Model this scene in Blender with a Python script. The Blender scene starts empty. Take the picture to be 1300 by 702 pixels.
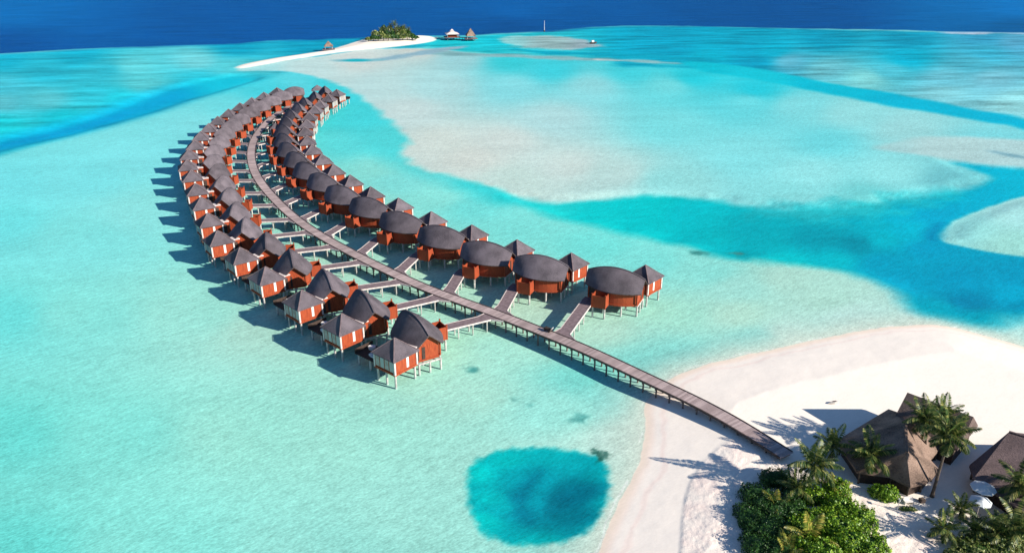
import bpy, math, random
import numpy as np
from mathutils import Vector, Matrix
random.seed(7)
RNG = np.random.default_rng(11)
R = math.radians

# ------------------------------------------------------------------ camera, sky, sun, exposure
scene = bpy.context.scene
CH, CF, CCX, CCY, HZ = 60.0, 1000.0, 650.0, 351.0, -80.0      # height, focal length and horizon measured in photo pixels
PITCH = math.atan((CCY - HZ) / CF)
cam = bpy.data.cameras.new('camera')
cam.sensor_width = 36.0
cam.lens = CF / 1300.0 * 36.0
cam.clip_start = 1.0
cam.clip_end = 20000.0
cam_o = bpy.data.objects.new('camera', cam)
scene.collection.objects.link(cam_o)
cam_o.location = (0, 0, CH)
cam_o.rotation_euler = (math.pi / 2 - PITCH, 0, 0)
scene.camera = cam_o

SUN_EL = R(25.5)
SUN_DIR = Vector((math.cos(SUN_EL) * 0.906, -math.cos(SUN_EL) * 0.423, math.sin(SUN_EL)))
world = bpy.data.worlds.new('World')
scene.world = world
world.use_nodes = True
wn = world.node_tree
bg = wn.nodes['Background']
sky = wn.nodes.new('ShaderNodeTexSky')
sky.sky_type = 'NISHITA'
sky.sun_disc = False
sky.sun_elevation = SUN_EL
sky.sun_rotation = math.atan2(SUN_DIR.x, SUN_DIR.y)
sky.altitude = 50
sky.air_density = 1.0
sky.dust_density = 0.1
sky.ozone_density = 6.0
wn.links.new(sky.outputs[0], bg.inputs[0])
bg.inputs[1].default_value = 0.075
sl = bpy.data.lights.new('sun', 'SUN')
sl.energy = 5.0
sl.angle = R(0.53)
sl.color = (1.0, 0.93, 0.83)
so = bpy.data.objects.new('sun', sl)
scene.collection.objects.link(so)
so.rotation_euler = SUN_DIR.to_track_quat('Z', 'Y').to_euler()
so.location = (60, -30, 90)
vs = scene.view_settings
vs.view_transform = 'Standard'
vs.look = 'None'
vs.exposure = 0.69
vs.gamma = 1.0
vs.use_curve_mapping = False
scene.cycles.transparent_max_bounces = 12
scene.cycles.max_bounces = 6

# ------------------------------------------------------------------ helpers
COL = scene.collection
def at(x, y, z=0.0):
    u = (x - CCX) / CF; v = (y - CCY) / CF
    dy = math.cos(PITCH) - v * math.sin(PITCH)
    dz = -math.sin(PITCH) - v * math.cos(PITCH)
    t = (z - CH) / dz
    return Vector((u * t, dy * t, z))

def lin(c):
    c = np.asarray(c, float) / 255.0
    return np.where(c <= 0.04045, c / 12.92, ((c + 0.055) / 1.055) ** 2.4)

class MB:
    def __init__(s): s.v = []; s.f = []; s.m = []
    def add(s, vs_, fs, m=0):
        o = len(s.v); s.v += [tuple(v) for v in vs_]
        for f in fs: s.f.append(tuple(i + o for i in f)); s.m.append(m)
    def box(s, c, d, rz=0.0, m=0, taper=1.0):
        hx, hy, hz = d[0] / 2, d[1] / 2, d[2] / 2
        ca, sa = math.cos(rz), math.sin(rz); vs_ = []
        for z, k in ((-hz, 1.0), (hz, taper)):
            for x, y in ((-hx, -hy), (hx, -hy), (hx, hy), (-hx, hy)):
                x *= k; y *= k
                vs_.append((c[0] + x * ca - y * sa, c[1] + x * sa + y * ca, c[2] + z))
        s.add(vs_, [(3, 2, 1, 0), (4, 5, 6, 7), (0, 1, 5, 4), (1, 2, 6, 5), (2, 3, 7, 6), (3, 0, 4, 7)], m)
    def beam(s, a, b, w, h, m=0):
        a = Vector(a); b = Vector(b); d = (b - a); 
        if d.length < 1e-6: return
        d.normalize(); up = Vector((0, 0, 1))
        if abs(d.z) > .95: up = Vector((0, 1, 0))
        sx = d.cross(up).normalized() * w / 2; sz = sx.cross(d).normalized() * h / 2
        vs_ = [p + q for p in (a, b) for q in (-sx - sz, sx - sz, sx + sz, -sx + sz)]
        s.add(vs_, [(0, 1, 2, 3), (7, 6, 5, 4), (4, 5, 1, 0), (5, 6, 2, 1), (6, 7, 3, 2), (7, 4, 0, 3)], m)
    def tube(s, pts, rad, n=8, cap=True, m=0):
        pts = [Vector(p) for p in pts]; rings = []
        for i, p in enumerate(pts):
            d = (pts[min(i + 1, len(pts) - 1)] - pts[max(i - 1, 0)]).normalized()
            up = Vector((0, 0, 1)) if abs(d.z) < .9 else Vector((0, 1, 0))
            a = d.cross(up).normalized(); b = a.cross(d)
            r = rad[i] if hasattr(rad, '__len__') else rad
            rings.append([p + (a * math.cos(t) + b * math.sin(t)) * r for t in [2 * math.pi * k / n for k in range(n)]])
        fs = []
        for i in range(len(pts) - 1):
            for k in range(n):
                fs.append((i * n + k, i * n + (k + 1) % n, (i + 1) * n + (k + 1) % n, (i + 1) * n + k))
        if cap: fs.append(tuple(range(n))[::-1]); fs.append(tuple((len(pts) - 1) * n + k for k in range(n)))
        s.add([v for r_ in rings for v in r_], fs, m)
    def xf(s, fn): s.v = [tuple(fn(*v)) for v in s.v]; return s
    def mesh(s, name, mats):
        me = bpy.data.meshes.new(name); me.from_pydata(s.v, [], s.f)
        for m in (mats if isinstance(mats, (list, tuple)) else [mats]): me.materials.append(m)
        if any(s.m): me.polygons.foreach_set('material_index', s.m)
        me.update(); return me
    def build(s, name, mats, parent=None, smooth=False):
        me = s.mesh(name, mats)
        if smooth: me.polygons.foreach_set('use_smooth', [True] * len(me.polygons))
        o = bpy.data.objects.new(name, me); COL.objects.link(o)
        if parent: o.parent = parent
        return o

def np_mesh(name, verts, quads, mats, parent=None, smooth=False, tri=False):
    k = 3 if tri else 4
    me = bpy.data.meshes.new(name); nv, nf = len(verts), len(quads)
    me.vertices.add(nv); me.vertices.foreach_set('co', np.asarray(verts, np.float32).ravel())
    me.loops.add(nf * k); me.loops.foreach_set('vertex_index', np.asarray(quads, np.int32).ravel())
    me.polygons.add(nf); me.polygons.foreach_set('loop_start', np.arange(0, nf * k, k, dtype=np.int32))
    if smooth: me.polygons.foreach_set('use_smooth', np.ones(nf, bool))
    me.update(calc_edges=True)
    for m in (mats if isinstance(mats, (list, tuple)) else [mats]): me.materials.append(m)
    o = bpy.data.objects.new(name, me); COL.objects.link(o)
    if parent: o.parent = parent
    return o

def thing(name, label, cat, loc=(0, 0, 0), rz=0.0, group=None):
    o = bpy.data.objects.new(name, None); COL.objects.link(o); o.empty_display_size = .5
    o.location = loc; o.rotation_euler = (0, 0, rz)
    o['label'] = label; o['category'] = cat
    if group: o['group'] = group
    return o
def tag(o, label, cat, group=None):
    o['label'] = label; o['category'] = cat
    if group: o['group'] = group
    return o
def dup(root, loc, rz, label, group=None, scale=None):
    r = root.copy(); COL.objects.link(r); r.location = loc; r.rotation_euler = (0, 0, rz); r['label'] = label
    if group: r['group'] = group
    if scale: r.scale = scale
    for ch in list(root.children):
        c = ch.copy(); COL.objects.link(c); c.parent = r
        for g in list(ch.children):
            d = g.copy(); COL.objects.link(d); d.parent = c
    return r

# ------------------------------------------------------------------ materials
def newmat(name):
    m = bpy.data.materials.new(name); m.use_nodes = True
    nt = m.node_tree; return m, nt, nt.nodes['Principled BSDF']
def N(nt, t, **kw):
    n = nt.nodes.new(t)
    for k, v in kw.items(): setattr(n, k, v)
    return n
def noise_mat(name, c1, c2, scale=3.0, rough=.8, stretch=(1, 1, 1), coord='Object', detail=6, bump=0.0, bscale=None, lo=.35, hi=.65, spec=.25, c3=None, s3=.4):
    m, nt, p = newmat(name); L = nt.links.new
    tc = N(nt, 'ShaderNodeTexCoord'); mp = N(nt, 'ShaderNodeMapping'); mp.inputs['Scale'].default_value = stretch
    L(tc.outputs[coord], mp.inputs[0])
    nz = N(nt, 'ShaderNodeTexNoise'); nz.inputs['Scale'].default_value = scale; nz.inputs['Detail'].default_value = detail
    L(mp.outputs[0], nz.inputs['Vector'])
    cr = N(nt, 'ShaderNodeValToRGB'); cr.color_ramp.elements[0].position = lo; cr.color_ramp.elements[1].position = hi
    cr.color_ramp.elements[0].color = (*c1, 1); cr.color_ramp.elements[1].color = (*c2, 1)
    L(nz.outputs[0], cr.inputs[0]); out = cr.outputs[0]
    if c3 is not None:
        n3 = N(nt, 'ShaderNodeTexNoise'); n3.inputs['Scale'].default_value = s3; n3.inputs['Detail'].default_value = 4
        L(tc.outputs[coord], n3.inputs['Vector'])
        r3 = N(nt, 'ShaderNodeMapRange'); r3.inputs[1].default_value = .45; r3.inputs[2].default_value = .7
        L(n3.outputs[0], r3.inputs[0])
        mx = N(nt, 'ShaderNodeMix', data_type='RGBA'); L(r3.outputs[0], mx.inputs[0]); L(out, mx.inputs[6]); mx.inputs[7].default_value = (*c3, 1)
        out = mx.outputs[2]
    L(out, p.inputs['Base Color']); p.inputs['Roughness'].default_value = rough
    p.inputs['Specular IOR Level'].default_value = spec
    if bump:
        b = N(nt, 'ShaderNodeBump'); b.inputs['Strength'].default_value = bump; b.inputs['Distance'].default_value = .05
        if bscale:
            nb = N(nt, 'ShaderNodeTexNoise'); nb.inputs['Scale'].default_value = bscale; nb.inputs['Detail'].default_value = 4; L(mp.outputs[0], nb.inputs['Vector']); L(nb.outputs[0], b.inputs['Height'])
        else: L(nz.outputs[0], b.inputs['Height'])
        L(b.outputs[0], p.inputs['Normal'])
    return m
def course_mat(name, ca, cb, vscale, rough=.9, spec=.15):
    """shingle / thatch: broken horizontal courses by height + streaky noise"""
    m, nt, p = newmat(name); L = nt.links.new
    tc = N(nt, 'ShaderNodeTexCoord')
    mp = N(nt, 'ShaderNodeMapping'); mp.inputs['Scale'].default_value = (2.2, 2.2, vscale); L(tc.outputs['Object'], mp.inputs[0])
    nz = N(nt, 'ShaderNodeTexNoise'); nz.inputs['Scale'].default_value = 1.6; nz.inputs['Detail'].default_value = 8; nz.inputs['Roughness'].default_value = .7
    L(mp.outputs[0], nz.inputs['Vector'])
    n2 = N(nt, 'ShaderNodeTexNoise'); n2.inputs['Scale'].default_value = .45; n2.inputs['Detail'].default_value = 3
    oi = N(nt, 'ShaderNodeObjectInfo'); add = N(nt, 'ShaderNodeVectorMath', operation='ADD')
    L(tc.outputs['Object'], add.inputs[0]); L(oi.outputs['Location'], add.inputs[1]); L(add.outputs[0], n2.inputs['Vector'])
    ad = N(nt, 'ShaderNodeMath', operation='MULTIPLY_ADD'); ad.inputs[1].default_value = .55; L(n2.outputs[0], ad.inputs[0])
    sc = N(nt, 'ShaderNodeMath', operation='MULTIPLY'); sc.inputs[1].default_value = .6; L(nz.outputs[0], sc.inputs[0]); L(sc.outputs[0], ad.inputs[2])
    cr = N(nt, 'ShaderNodeValToRGB'); cr.color_ramp.elements[0].position = .38; cr.color_ramp.elements[1].position = .75
    cr.color_ramp.elements[0].color = (*ca, 1); cr.color_ramp.elements[1].color = (*cb, 1); L(ad.outputs[0], cr.inputs[0])
    vr = N(nt, 'ShaderNodeMapRange'); vr.inputs[3].default_value = .82; vr.inputs[4].default_value = 1.2; L(oi.outputs['Random'], vr.inputs[0])
    sv = N(nt, 'ShaderNodeVectorMath', operation='SCALE'); L(cr.outputs[0], sv.inputs[0]); L(vr.outputs[0], sv.inputs['Scale'])
    L(sv.outputs[0], p.inputs['Base Color']); p.inputs['Roughness'].default_value = rough; p.inputs['Specular IOR Level'].default_value = spec
    b = N(nt, 'ShaderNodeBump'); b.inputs['Strength'].default_value = .8; b.inputs['Distance'].default_value = .16; L(nz.outputs[0], b.inputs['Height']); L(b.outputs[0], p.inputs['Normal'])
    return m
M = {}
M['shingle'] = course_mat('shingle', (.060, .052, .060), (.18, .152, .170), 16)
M['thatch'] = course_mat('thatch', (.055, .038, .030), (.36, .25, .195), 9)
M['thatch_dark'] = course_mat('thatch_dark', (.10, .07, .06), (.22, .165, .145), 9)
M['tile'] = course_mat('tile', (.075, .055, .055), (.18, .13, .125), 22)
M['red_wood'] = noise_mat('red_wood', (.23, .036, .013), (.40, .078, .026), 2.2, .7, (6, 6, .5), c3=(.28, .05, .02))
M['dark_wood'] = noise_mat('dark_wood', (.035, .022, .018), (.075, .05, .04), 3, .75, (4, 4, 1))
M['deck'] = noise_mat('deck', (.30, .205, .19), (.42, .30, .275), 1.2, .8, (1, 1, 1), c3=(.25, .18, .17), s3=.25)
M['deck_dark'] = noise_mat('deck_dark', (.16, .115, .12), (.25, .185, .19), 1.6, .8, (1, 1, 1))
M['edge_dark'] = noise_mat('edge_dark', (.05, .035, .03), (.10, .075, .07), 3, .7)
M['edge_pale'] = noise_mat('edge_pale', (.50, .43, .40), (.68, .60, .56), 3, .7)
M['concrete'] = noise_mat('concrete', (.34, .32, .30), (.58, .55, .51), 3, .85, (1, 1, .6))
M['pile_dark'] = noise_mat('pile_dark', (.12, .09, .08), (.25, .19, .17), 3, .85, (1, 1, .6))
M['white_paint'] = noise_mat('white_paint', (.70, .66, .62), (.82, .78, .74), 2, .55)
M['link_roof'] = noise_mat('link_roof', (.60, .50, .46), (.78, .70, .66), 1.5, .6)
M['trunk'] = noise_mat('trunk', (.05, .038, .03), (.15, .115, .09), 6, .9, (1, 1, 3), bump=.4)
m, nt, p = newmat('glass'); p.inputs['Base Color'].default_value = (.32, .33, .32, 1); p.inputs['Roughness'].default_value = .12; p.inputs['Specular IOR Level'].default_value = .7; M['glass'] = m
M['blind'] = noise_mat('blind', (.32, .27, .23), (.46, .40, .35), 2, .6)
m, nt, p = newmat('fabric_white'); p.inputs['Base Color'].default_value = (.70, .74, .76, 1); p.inputs['Roughness'].default_value = .8; M['canvas'] = m
def leaf_mat(name, c1, c2, c3):
    m, nt, p = newmat(name); L = nt.links.new
    g = N(nt, 'ShaderNodeNewGeometry'); cr = N(nt, 'ShaderNodeValToRGB')
    cr.color_ramp.elements[0].color = (*c1, 1); cr.color_ramp.elements[1].color = (*c3, 1)
    e = cr.color_ramp.elements.new(.55); e.color = (*c2, 1)
    L(g.outputs['Random Per Island'], cr.inputs[0]); L(cr.outputs[0], p.inputs['Base Color'])
    p.inputs['Roughness'].default_value = .45; p.inputs['Specular IOR Level'].default_value = .35
    tr = N(nt, 'ShaderNodeBsdfTranslucent'); L(cr.outputs[0], tr.inputs[0]); mx = N(nt, 'ShaderNodeMixShader'); mx.inputs[0].default_value = .25
    L(p.outputs[0], mx.inputs[1]); L(tr.outputs[0], mx.inputs[2]); L(mx.outputs[0], nt.nodes['Material Output'].inputs[0])
    return m
M['leaf_bright'] = leaf_mat('leaf_bright', (.03, .09, .006), (.15, .31, .014), (.38, .52, .05))
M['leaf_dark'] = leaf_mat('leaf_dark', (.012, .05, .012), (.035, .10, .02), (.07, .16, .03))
M['leaf_olive'] = leaf_mat('leaf_olive', (.03, .075, .015), (.15, .21, .045), (.46, .46, .17))
M['frond'] = leaf_mat('frond', (.02, .055, .015), (.07, .125, .025), (.36, .34, .10))
M['frond_yellow'] = leaf_mat('frond_yellow', (.09, .14, .02), (.26, .27, .04), (.50, .38, .09))

# ------------------------------------------------------------------ seabed, lagoon water, beach
def poly_sd(X, Y, poly):
    """signed distance in metres, positive inside"""
    P = np.array([(q[0], q[1]) for q in poly]); d2 = np.full(X.shape, 1e18); ins = np.zeros(X.shape, bool)
    n = len(P)
    for i in range(n):
        a, b = P[i], P[(i + 1) % n]; e = b - a; wx = X - a[0]; wy = Y - a[1]
        t = np.clip((wx * e[0] + wy * e[1]) / max(e @ e, 1e-9), 0, 1)
        d2 = np.minimum(d2, (wx - t * e[0]) ** 2 + (wy - t * e[1]) ** 2)
        c = ((a[1] > Y) != (b[1] > Y))
        ins ^= c & (X < (b[0] - a[0]) * (Y - a[1]) / (b[1] - a[1] + 1e-12) + a[0])
    d = np.sqrt(d2); return np.where(ins, d, -d)
def vnoise(X, Y, sc, seed):
    """smooth value noise, two octaves, -1..1"""
    r = np.random.default_rng(seed); T = r.uniform(-1, 1, (256, 256)); out = 0; amp = 1; tot = 0
    for o in range(4):
        x = X / sc + 37.1 * o; y = Y / sc + 11.7 * o
        xi = np.floor(x).astype(int); yi = np.floor(y).astype(int); fx = x - xi; fy = y - yi
        fx = fx * fx * (3 - 2 * fx); fy = fy * fy * (3 - 2 * fy)
        g = lambda a, b: T[a & 255, b & 255]
        out = out + amp * ((g(xi, yi) * (1 - fx) + g(xi + 1, yi) * fx) * (1 - fy) + (g(xi, yi + 1) * (1 - fx) + g(xi + 1, yi + 1) * fx) * fy)
        tot += amp; amp *= .5; sc *= .47
    return out / tot * 1.6
ZB = -0.35
def PW(pts, z=ZB): return [at(x, y, z) for x, y in pts]
def cc(pts, k=2):
    """Chaikin corner cutting, so that shores are curves"""
    P = [np.array(p[:2], float) for p in pts]
    for _ in range(k):
        Q = []
        for i in range(len(P)):
            a, b = P[i], P[(i + 1) % len(P)]; Q += [.75 * a + .25 * b, .25 * a + .75 * b]
        P = Q
    return P

# grid: finer near, coarser far, fanned so that the sheet reaches the horizon
ys = np.concatenate([np.linspace(1500, 760, 30), np.arange(750, 116, -1.7), np.arange(115.5, -6, -.65), np.array([-12, -20, -30, -40, -50, -60, -66, -70, -73])])
Yr = np.array([at(650, float(y), 0).y for y in ys])
ss = np.concatenate([-np.linspace(3.2, .86, 26), np.arange(-.83, .8301, .00185), np.linspace(.86, 3.2, 26)])
GX = (Yr[:, None] * ss[None, :]); GY = np.repeat(Yr[:, None], len(ss), 1)
# depth along the optical axis keeps the columns evenly spaced on the sheet
sc_ = (Yr * math.cos(PITCH) + CH * math.sin(PITCH)) / Yr
GX = GX * sc_[:, None]
dd = GY * math.cos(PITCH) + (CH - ZB) * math.sin(PITCH)
GPX = CCX + CF * GX / dd
GPY = CCY - CF * (GY * math.sin(PITCH) - (CH - ZB) * math.cos(PITCH)) / dd
def idw(samples, ysc=2.2, pw=3.2, eps=6.0):
    num = np.zeros(GX.shape + (3,)); den = np.zeros(GX.shape)
    for x, y, r_, g_, b_ in samples:
        w = 1.0 / (((GPX - x) ** 2 + ((GPY - y) * ysc) ** 2 + eps ** 2) ** (pw / 2)) 
        num += w[..., None] * np.array([r_, g_, b_], float); den += w
    return num / den[..., None]
base = [(0,230,115,222,225),(100,225,120,222,224),(200,200,125,222,224),(0,280,110,222,222),(100,300,125,222,218),(180,270,135,222,218),(0,400,108,220,215),(100,400,132,222,212),
 (250,400,150,222,208),(0,550,108,218,208),(150,550,128,220,208),(300,550,150,222,206),(450,550,155,222,206),(0,700,105,215,205),(200,700,132,220,208),(400,700,145,218,206),
 (550,650,152,218,205),(600,500,165,222,205),(700,520,150,222,210),(740,600,172,222,208),(790,560,190,225,212),(560,440,165,222,200),(640,440,160,222,205),(740,480,122,215,205),
 (330,420,165,215,200),(650,400,178,215,195),(700,400,178,215,195),(760,420,172,218,200),(860,400,155,218,200),(860,450,135,215,205),(780,490,140,218,208),(820,460,132,215,205),
 (940,400,172,218,200),(1000,420,182,220,208),(1050,380,168,215,200),(960,430,145,215,205),(1080,400,182,222,212),(900,345,135,218,208),(1000,355,168,215,200),(940,365,155,216,204),
 (400,340,165,215,198),(450,260,150,215,200),(330,250,150,215,200),(260,160,125,220,222),(300,140,110,218,222),(340,115,75,212,222),(460,290,155,215,200),(550,340,172,215,195),
 (440,180,92,215,215),(480,215,132,218,208),(430,150,72,212,215),(500,180,80,214,214),(500,230,125,218,212),(560,250,132,220,210),(650,290,122,220,212),(760,312,112,218,210),(820,330,122,218,210),(600,262,112,218,212),
 (380,105,90,212,220),(1275,408,130,215,215),(1300,425,175,222,215),(1250,425,190,222,212),(1200,415,190,222,212),(500,450,165,222,204)]
col = idw(base)
elev = np.full(GX.shape, ZB)
mott = np.full(GX.shape, .12)
rough = np.zeros(GX.shape)
landmask = np.zeros(GX.shape)
def layer(poly, samples, feather=2.0, wob=0.0, wsc=12.0, z=None, mt=None, zp=ZB, seed=3, bias=0.5):
    global col, elev, mott
    P = cc(PW(poly, zp)); sd = poly_sd(GX, GY, P)
    if wob: sd = sd + vnoise(GX, GY, wsc, seed) * wob
    a = np.clip(sd / feather + bias, 0, 1); a = a * a * (3 - 2 * a)
    c = idw(samples) if len(samples) > 1 else np.broadcast_to(np.array(samples[0][2:], float), GX.shape + (3,))
    col = col * (1 - a[..., None]) + c * a[..., None]
    if z is not None:
        e_ = np.clip(sd / 7, 0, 1); e_ = e_ * e_ * (3 - 2 * e_); elev = elev * (1 - e_) + z * e_
    if mt is not None: mott = mott * (1 - a) + mt * a
    return a
# reef flat on the far left
layer([(-400,90),(0,70),(130,62),(300,55),(440,48),(560,44),(560,60),(440,66),(345,98),(300,110),(240,128),(180,148),(120,165),(60,180),(0,196),(-60,215),(-400,260)],
 [(0,75,20,180,205),(100,70,20,180,205),(300,60,10,165,195),(400,55,10,160,190),(0,110,70,190,205),(0,130,92,195,205),(60,128,88,195,203),(120,120,50,195,210),(130,90,50,188,205),(170,85,95,205,210),(250,78,112,210,215),(300,85,90,212,218),(180,105,90,205,210),(250,100,50,200,215),(0,160,30,208,216),(150,125,35,202,216),(60,90,40,185,205),(80,150,25,205,218)],
 8, 0, mt=1.0)
# blue channel on the left
layer([(-400,300),(-60,215),(0,194),(60,180),(120,166),(180,150),(240,130),(300,112),(350,97),(300,91),(240,101),(180,117),(120,142),(60,160),(0,172),(-60,185),(-400,250)],
 [(0,182,0,155,205),(120,152,0,160,210),(200,132,0,168,212),(300,100,20,198,220)], 20, .8, 20, z=-1.2, mt=.12, bias=.35)
# main channel and its pool on the right
layer([(600,228),(700,240),(900,235),(1100,240),(1200,215),(1160,195),(1300,212),(1600,205),(1600,380),(1300,397),(1262,406),(1258,415),(1235,417),(1205,412),(1178,402),(1157,388),(1150,375),(1130,362),(1100,352),(1050,343),(1000,337),(960,331),(910,324),(860,310),(800,298),(740,286),(690,273),(650,256),(615,238)],
 [(640,245,75,212,212),(700,262,32,208,206),(760,275,12,204,204),(820,255,5,205,206),(820,285,5,200,202),(880,270,0,195,202),(900,300,0,186,193),(960,288,0,176,188),(960,310,0,175,186),(1000,330,0,200,206),(1040,300,0,158,175),(1090,308,0,146,166),(1120,300,0,185,202),(1060,327,0,186,198),(1120,330,0,160,190),(1180,312,0,165,200),(1160,290,0,185,208),(1190,270,0,170,202),(1240,245,0,180,208),(1300,230,0,186,212),(1150,350,0,160,192),(1220,350,0,155,190),(1300,350,0,155,190),(1230,380,0,136,172),(1290,370,0,168,202),(1190,392,0,166,188),(1240,407,0,162,184)],
 7, 1.6, 9, z=-1.0, mt=.2)
# aqua arm behind the right-hand row
layer([(395,96),(430,106),(455,118),(490,145),(523,178),(516,196),(540,215),(600,229),(640,236),(660,252),(640,262),(560,232),(500,215),(440,160),(400,110)],
 [(430,120,70,212,218),(470,145,72,212,216),(500,175,85,214,214),(540,222,95,214,212),(620,240,62,210,210),(650,250,35,206,206)], 12, 1, 8)
# the wide sandbank
layer([(296,91),(330,90),(370,91),(400,97),(430,107),(452,119),(470,132),(486,147),(503,158),(512,170),(523,179),(514,190),(510,199),(530,212),(560,221),(600,230),(622,236),(650,248),(700,257),(760,251),(830,246),(900,251),(960,262),(1030,269),(1100,262),(1160,251),(1220,240),(1268,227),(1235,214),(1200,202),(1400,222),(1400,180),(1300,163),(1200,137),(1140,127),(1070,111),(1000,105),(940,93),(880,81),(820,77),(700,74),(600,69),(560,62),(480,62),(420,70),(350,80),(310,86)],
 [(320,88,160,215,215),(400,88,188,216,213),(450,75,205,214,208),(540,60,205,208,200),(480,110,182,215,213),(520,140,192,213,210),(560,180,203,215,207),(600,200,207,215,207),(560,110,168,215,215),(650,110,130,215,220),(700,88,65,208,218),(650,78,60,208,215),(580,72,150,205,208),(800,90,70,210,218),(850,110,110,215,218),(750,110,140,215,218),(700,150,172,215,215),(640,180,202,215,209),(720,210,197,215,209),(780,220,182,215,210),(650,230,190,215,207),(850,160,120,218,220),(850,230,146,220,218),(950,130,105,215,220),(950,200,130,220,222),(1010,135,125,215,218),(1050,180,110,215,220),(1030,220,142,222,222),(1130,220,140,220,220),(1210,228,110,192,198),(1000,250,132,216,216),(1100,250,112,205,205),(880,98,40,206,218),(960,114,40,206,220),(1080,145,142,215,215),(1150,165,150,212,212),(1250,190,120,212,218)],
 5.0, 1.4, 6, z=-.3, mt=.2, seed=5)
layer([(960,262),(1030,262),(1100,256),(1160,248),(1210,240),(1200,246),(1150,262),(1100,272),(1030,282),(960,274)], [(0,0,40,190,198)], 14, 4, 5, mt=.7)
layer([(1098,188),(1140,177),(1200,172),(1300,177),(1400,185),(1400,226),(1300,213),(1240,207),(1180,200),(1130,193)], [(1120,185,160,205,205),(1200,190,172,206,205),(1300,195,172,208,208)], 6, 2, 10, mt=.25, seed=9)
layer([(1255,191),(1275,194),(1310,200),(1310,204),(1270,198)], [(0,0,110,160,175)], 5, 1, 10)
layer([(1193,302),(1196,285),(1220,272),(1260,257),(1300,246),(1420,225),(1420,335),(1300,322),(1262,317),(1225,310)], [(1220,290,150,222,218),(1300,270,165,223,220),(1290,312,152,215,205)], 1.6, .4, 5, z=-.3, seed=4)
layer([(1183,302),(1176,298),(1180,286),(1200,278),(1192,288),(1190,300)], [(0,0,0,140,180)], 5, .5)
# far right reef
layer([(540,50),(620,45),(700,41),(760,34),(850,33),(1000,37),(1300,43),(1700,50),(1700,260),(1300,153),(1200,137),(1130,122),(1050,106),(1000,99),(940,90),(900,84),(800,79),(700,74),(600,67),(540,60)],
 [(620,45,20,190,205),(600,60,30,195,205),(680,72,60,200,208),(850,40,0,160,190),(850,60,0,165,195),(950,45,0,160,188),(950,60,0,170,200),(1050,50,0,155,185),(1150,50,10,150,180),(1250,46,55,158,192),(1290,52,85,165,195),(1150,75,0,175,202),(980,65,0,175,202),(900,75,0,180,205),(960,79,0,150,180),(1050,88,105,190,200),(1000,78,92,175,195),(1100,100,122,205,205),(1130,90,80,190,205),(1200,100,105,190,205),(1260,100,115,190,205),(1200,120,125,200,208),(1290,132,142,212,215),(1240,80,80,185,205),(1250,68,60,178,205)],
 10, 3, 20, mt=1.25, seed=6)
layer([(622,49),(670,45),(720,48),(755,54),(768,60),(720,64),(670,61),(635,54)], [(640,50,140,205,205),(700,54,150,185,185),(750,58,150,175,182)], 10, 6, 12, mt=1.0, z=-.25)
layer([(540,65),(600,68),(640,69),(760,74),(880,80),(870,83),(760,78),(640,73),(540,69)], [(0,0,130,182,186)], 8, 4, 14, mt=1.0)
layer([(755,75),(790,77),(790,78),(755,77)], [(0,0,225,222,220)], 5, 2, 10)
layer([(1200,41),(1240,40),(1300,42),(1330,44),(1300,43.5),(1240,43),(1190,43)], [(0,0,190,205,220)], 14, 8, 15, mt=1.0)
layer([(770,80),(850,82),(900,86),(870,88),(800,85)], [(0,0,10,165,190)], 12, 6, 20, mt=.6)
layer([(640,62),(700,66),(800,68),(950,78),(900,80),(800,73),(700,69)], [(0,0,0,165,190)], 10, 5, 20, mt=.5)
# second channel
layer([(860,76),(950,85),(1000,95),(1060,107),(1120,117),(1180,128),(1240,141),(1300,150),(1600,200),(1600,260),(1300,163),(1240,153),(1180,143),(1120,133),(1060,122),(1000,110),(940,99),(880,88)],
 [(880,84,10,195,212),(960,98,20,200,216),(1050,112,5,190,212),(1150,132,0,184,212),(1300,157,0,182,212)], 7, 2, 14, mt=.15, seed=8)
# streaks below the islet
layer([(478,76),(505,69),(560,61),(585,58),(592,61),(545,68),(500,76)], [(0,0,138,176,190)], 9, 4, 12, mt=.4)
layer([(420,77),(450,75),(490,76),(470,79),(440,79)], [(0,0,120,185,195)], 8, 2)
layer([(436,77.2),(448,75.4),(462,76),(470,77.5),(455,79),(442,79)], [(0,0,20,180,195)], 6, 1)
# open ocean
layer([(-900,95),(-300,80),(0,69),(130,62),(300,55),(440,48.5),(560,46),(640,43),(700,39),(760,34),(850,33),(1000,36),(1300,42),(1700,50),(2600,70),(2600,-72),(-1200,-72)],
 [(0,10,0,108,182),(0,60,0,82,155),(300,40,0,85,158),(650,10,0,94,168),(650,35,0,78,145),(1000,28,0,80,148),(1300,8,0,115,188),(1300,36,0,92,152)], 26, 6, 30, z=-1.2, mt=.45, seed=12)
# the round blue hole
hole = [(683 + 91 * math.cos(t) * (1 + .05 * math.sin(3 * t)), 630 + 62 * math.sin(t) * (1 + .07 * math.cos(2 * t + .4))) for t in [2 * math.pi * k / 20 for k in range(20)]]
hole = [(593,625),(594,600),(603,584),(625,575),(655,569),(690,568),(725,571),(752,577),(767,585),(772,600),(773,625),(769,648),(757,668),(738,682),(712,690),(680,692),(650,690),(628,684),(608,670),(597,650)]
hl = layer(hole, [(600,600,0,190,188),(640,580,0,180,182),(700,572,0,172,178),(765,600,0,178,184),(770,640,0,172,180),(740,676,0,160,172),(690,690,0,180,182),(610,660,0,192,190),(640,640,0,168,176),(665,600,0,160,172),(700,632,0,122,142),(712,628,0,122,144),(690,640,0,126,146),(674,632,0,156,172),(660,625,0,134,154),(662,645,0,136,156),(672,612,0,146,162),(735,625,0,134,154),(730,655,0,146,162),(620,630,0,182,184),(625,628,0,170,176)],
  1.5, .35, .9, z=-.9, mt=.25, seed=21)
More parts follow.
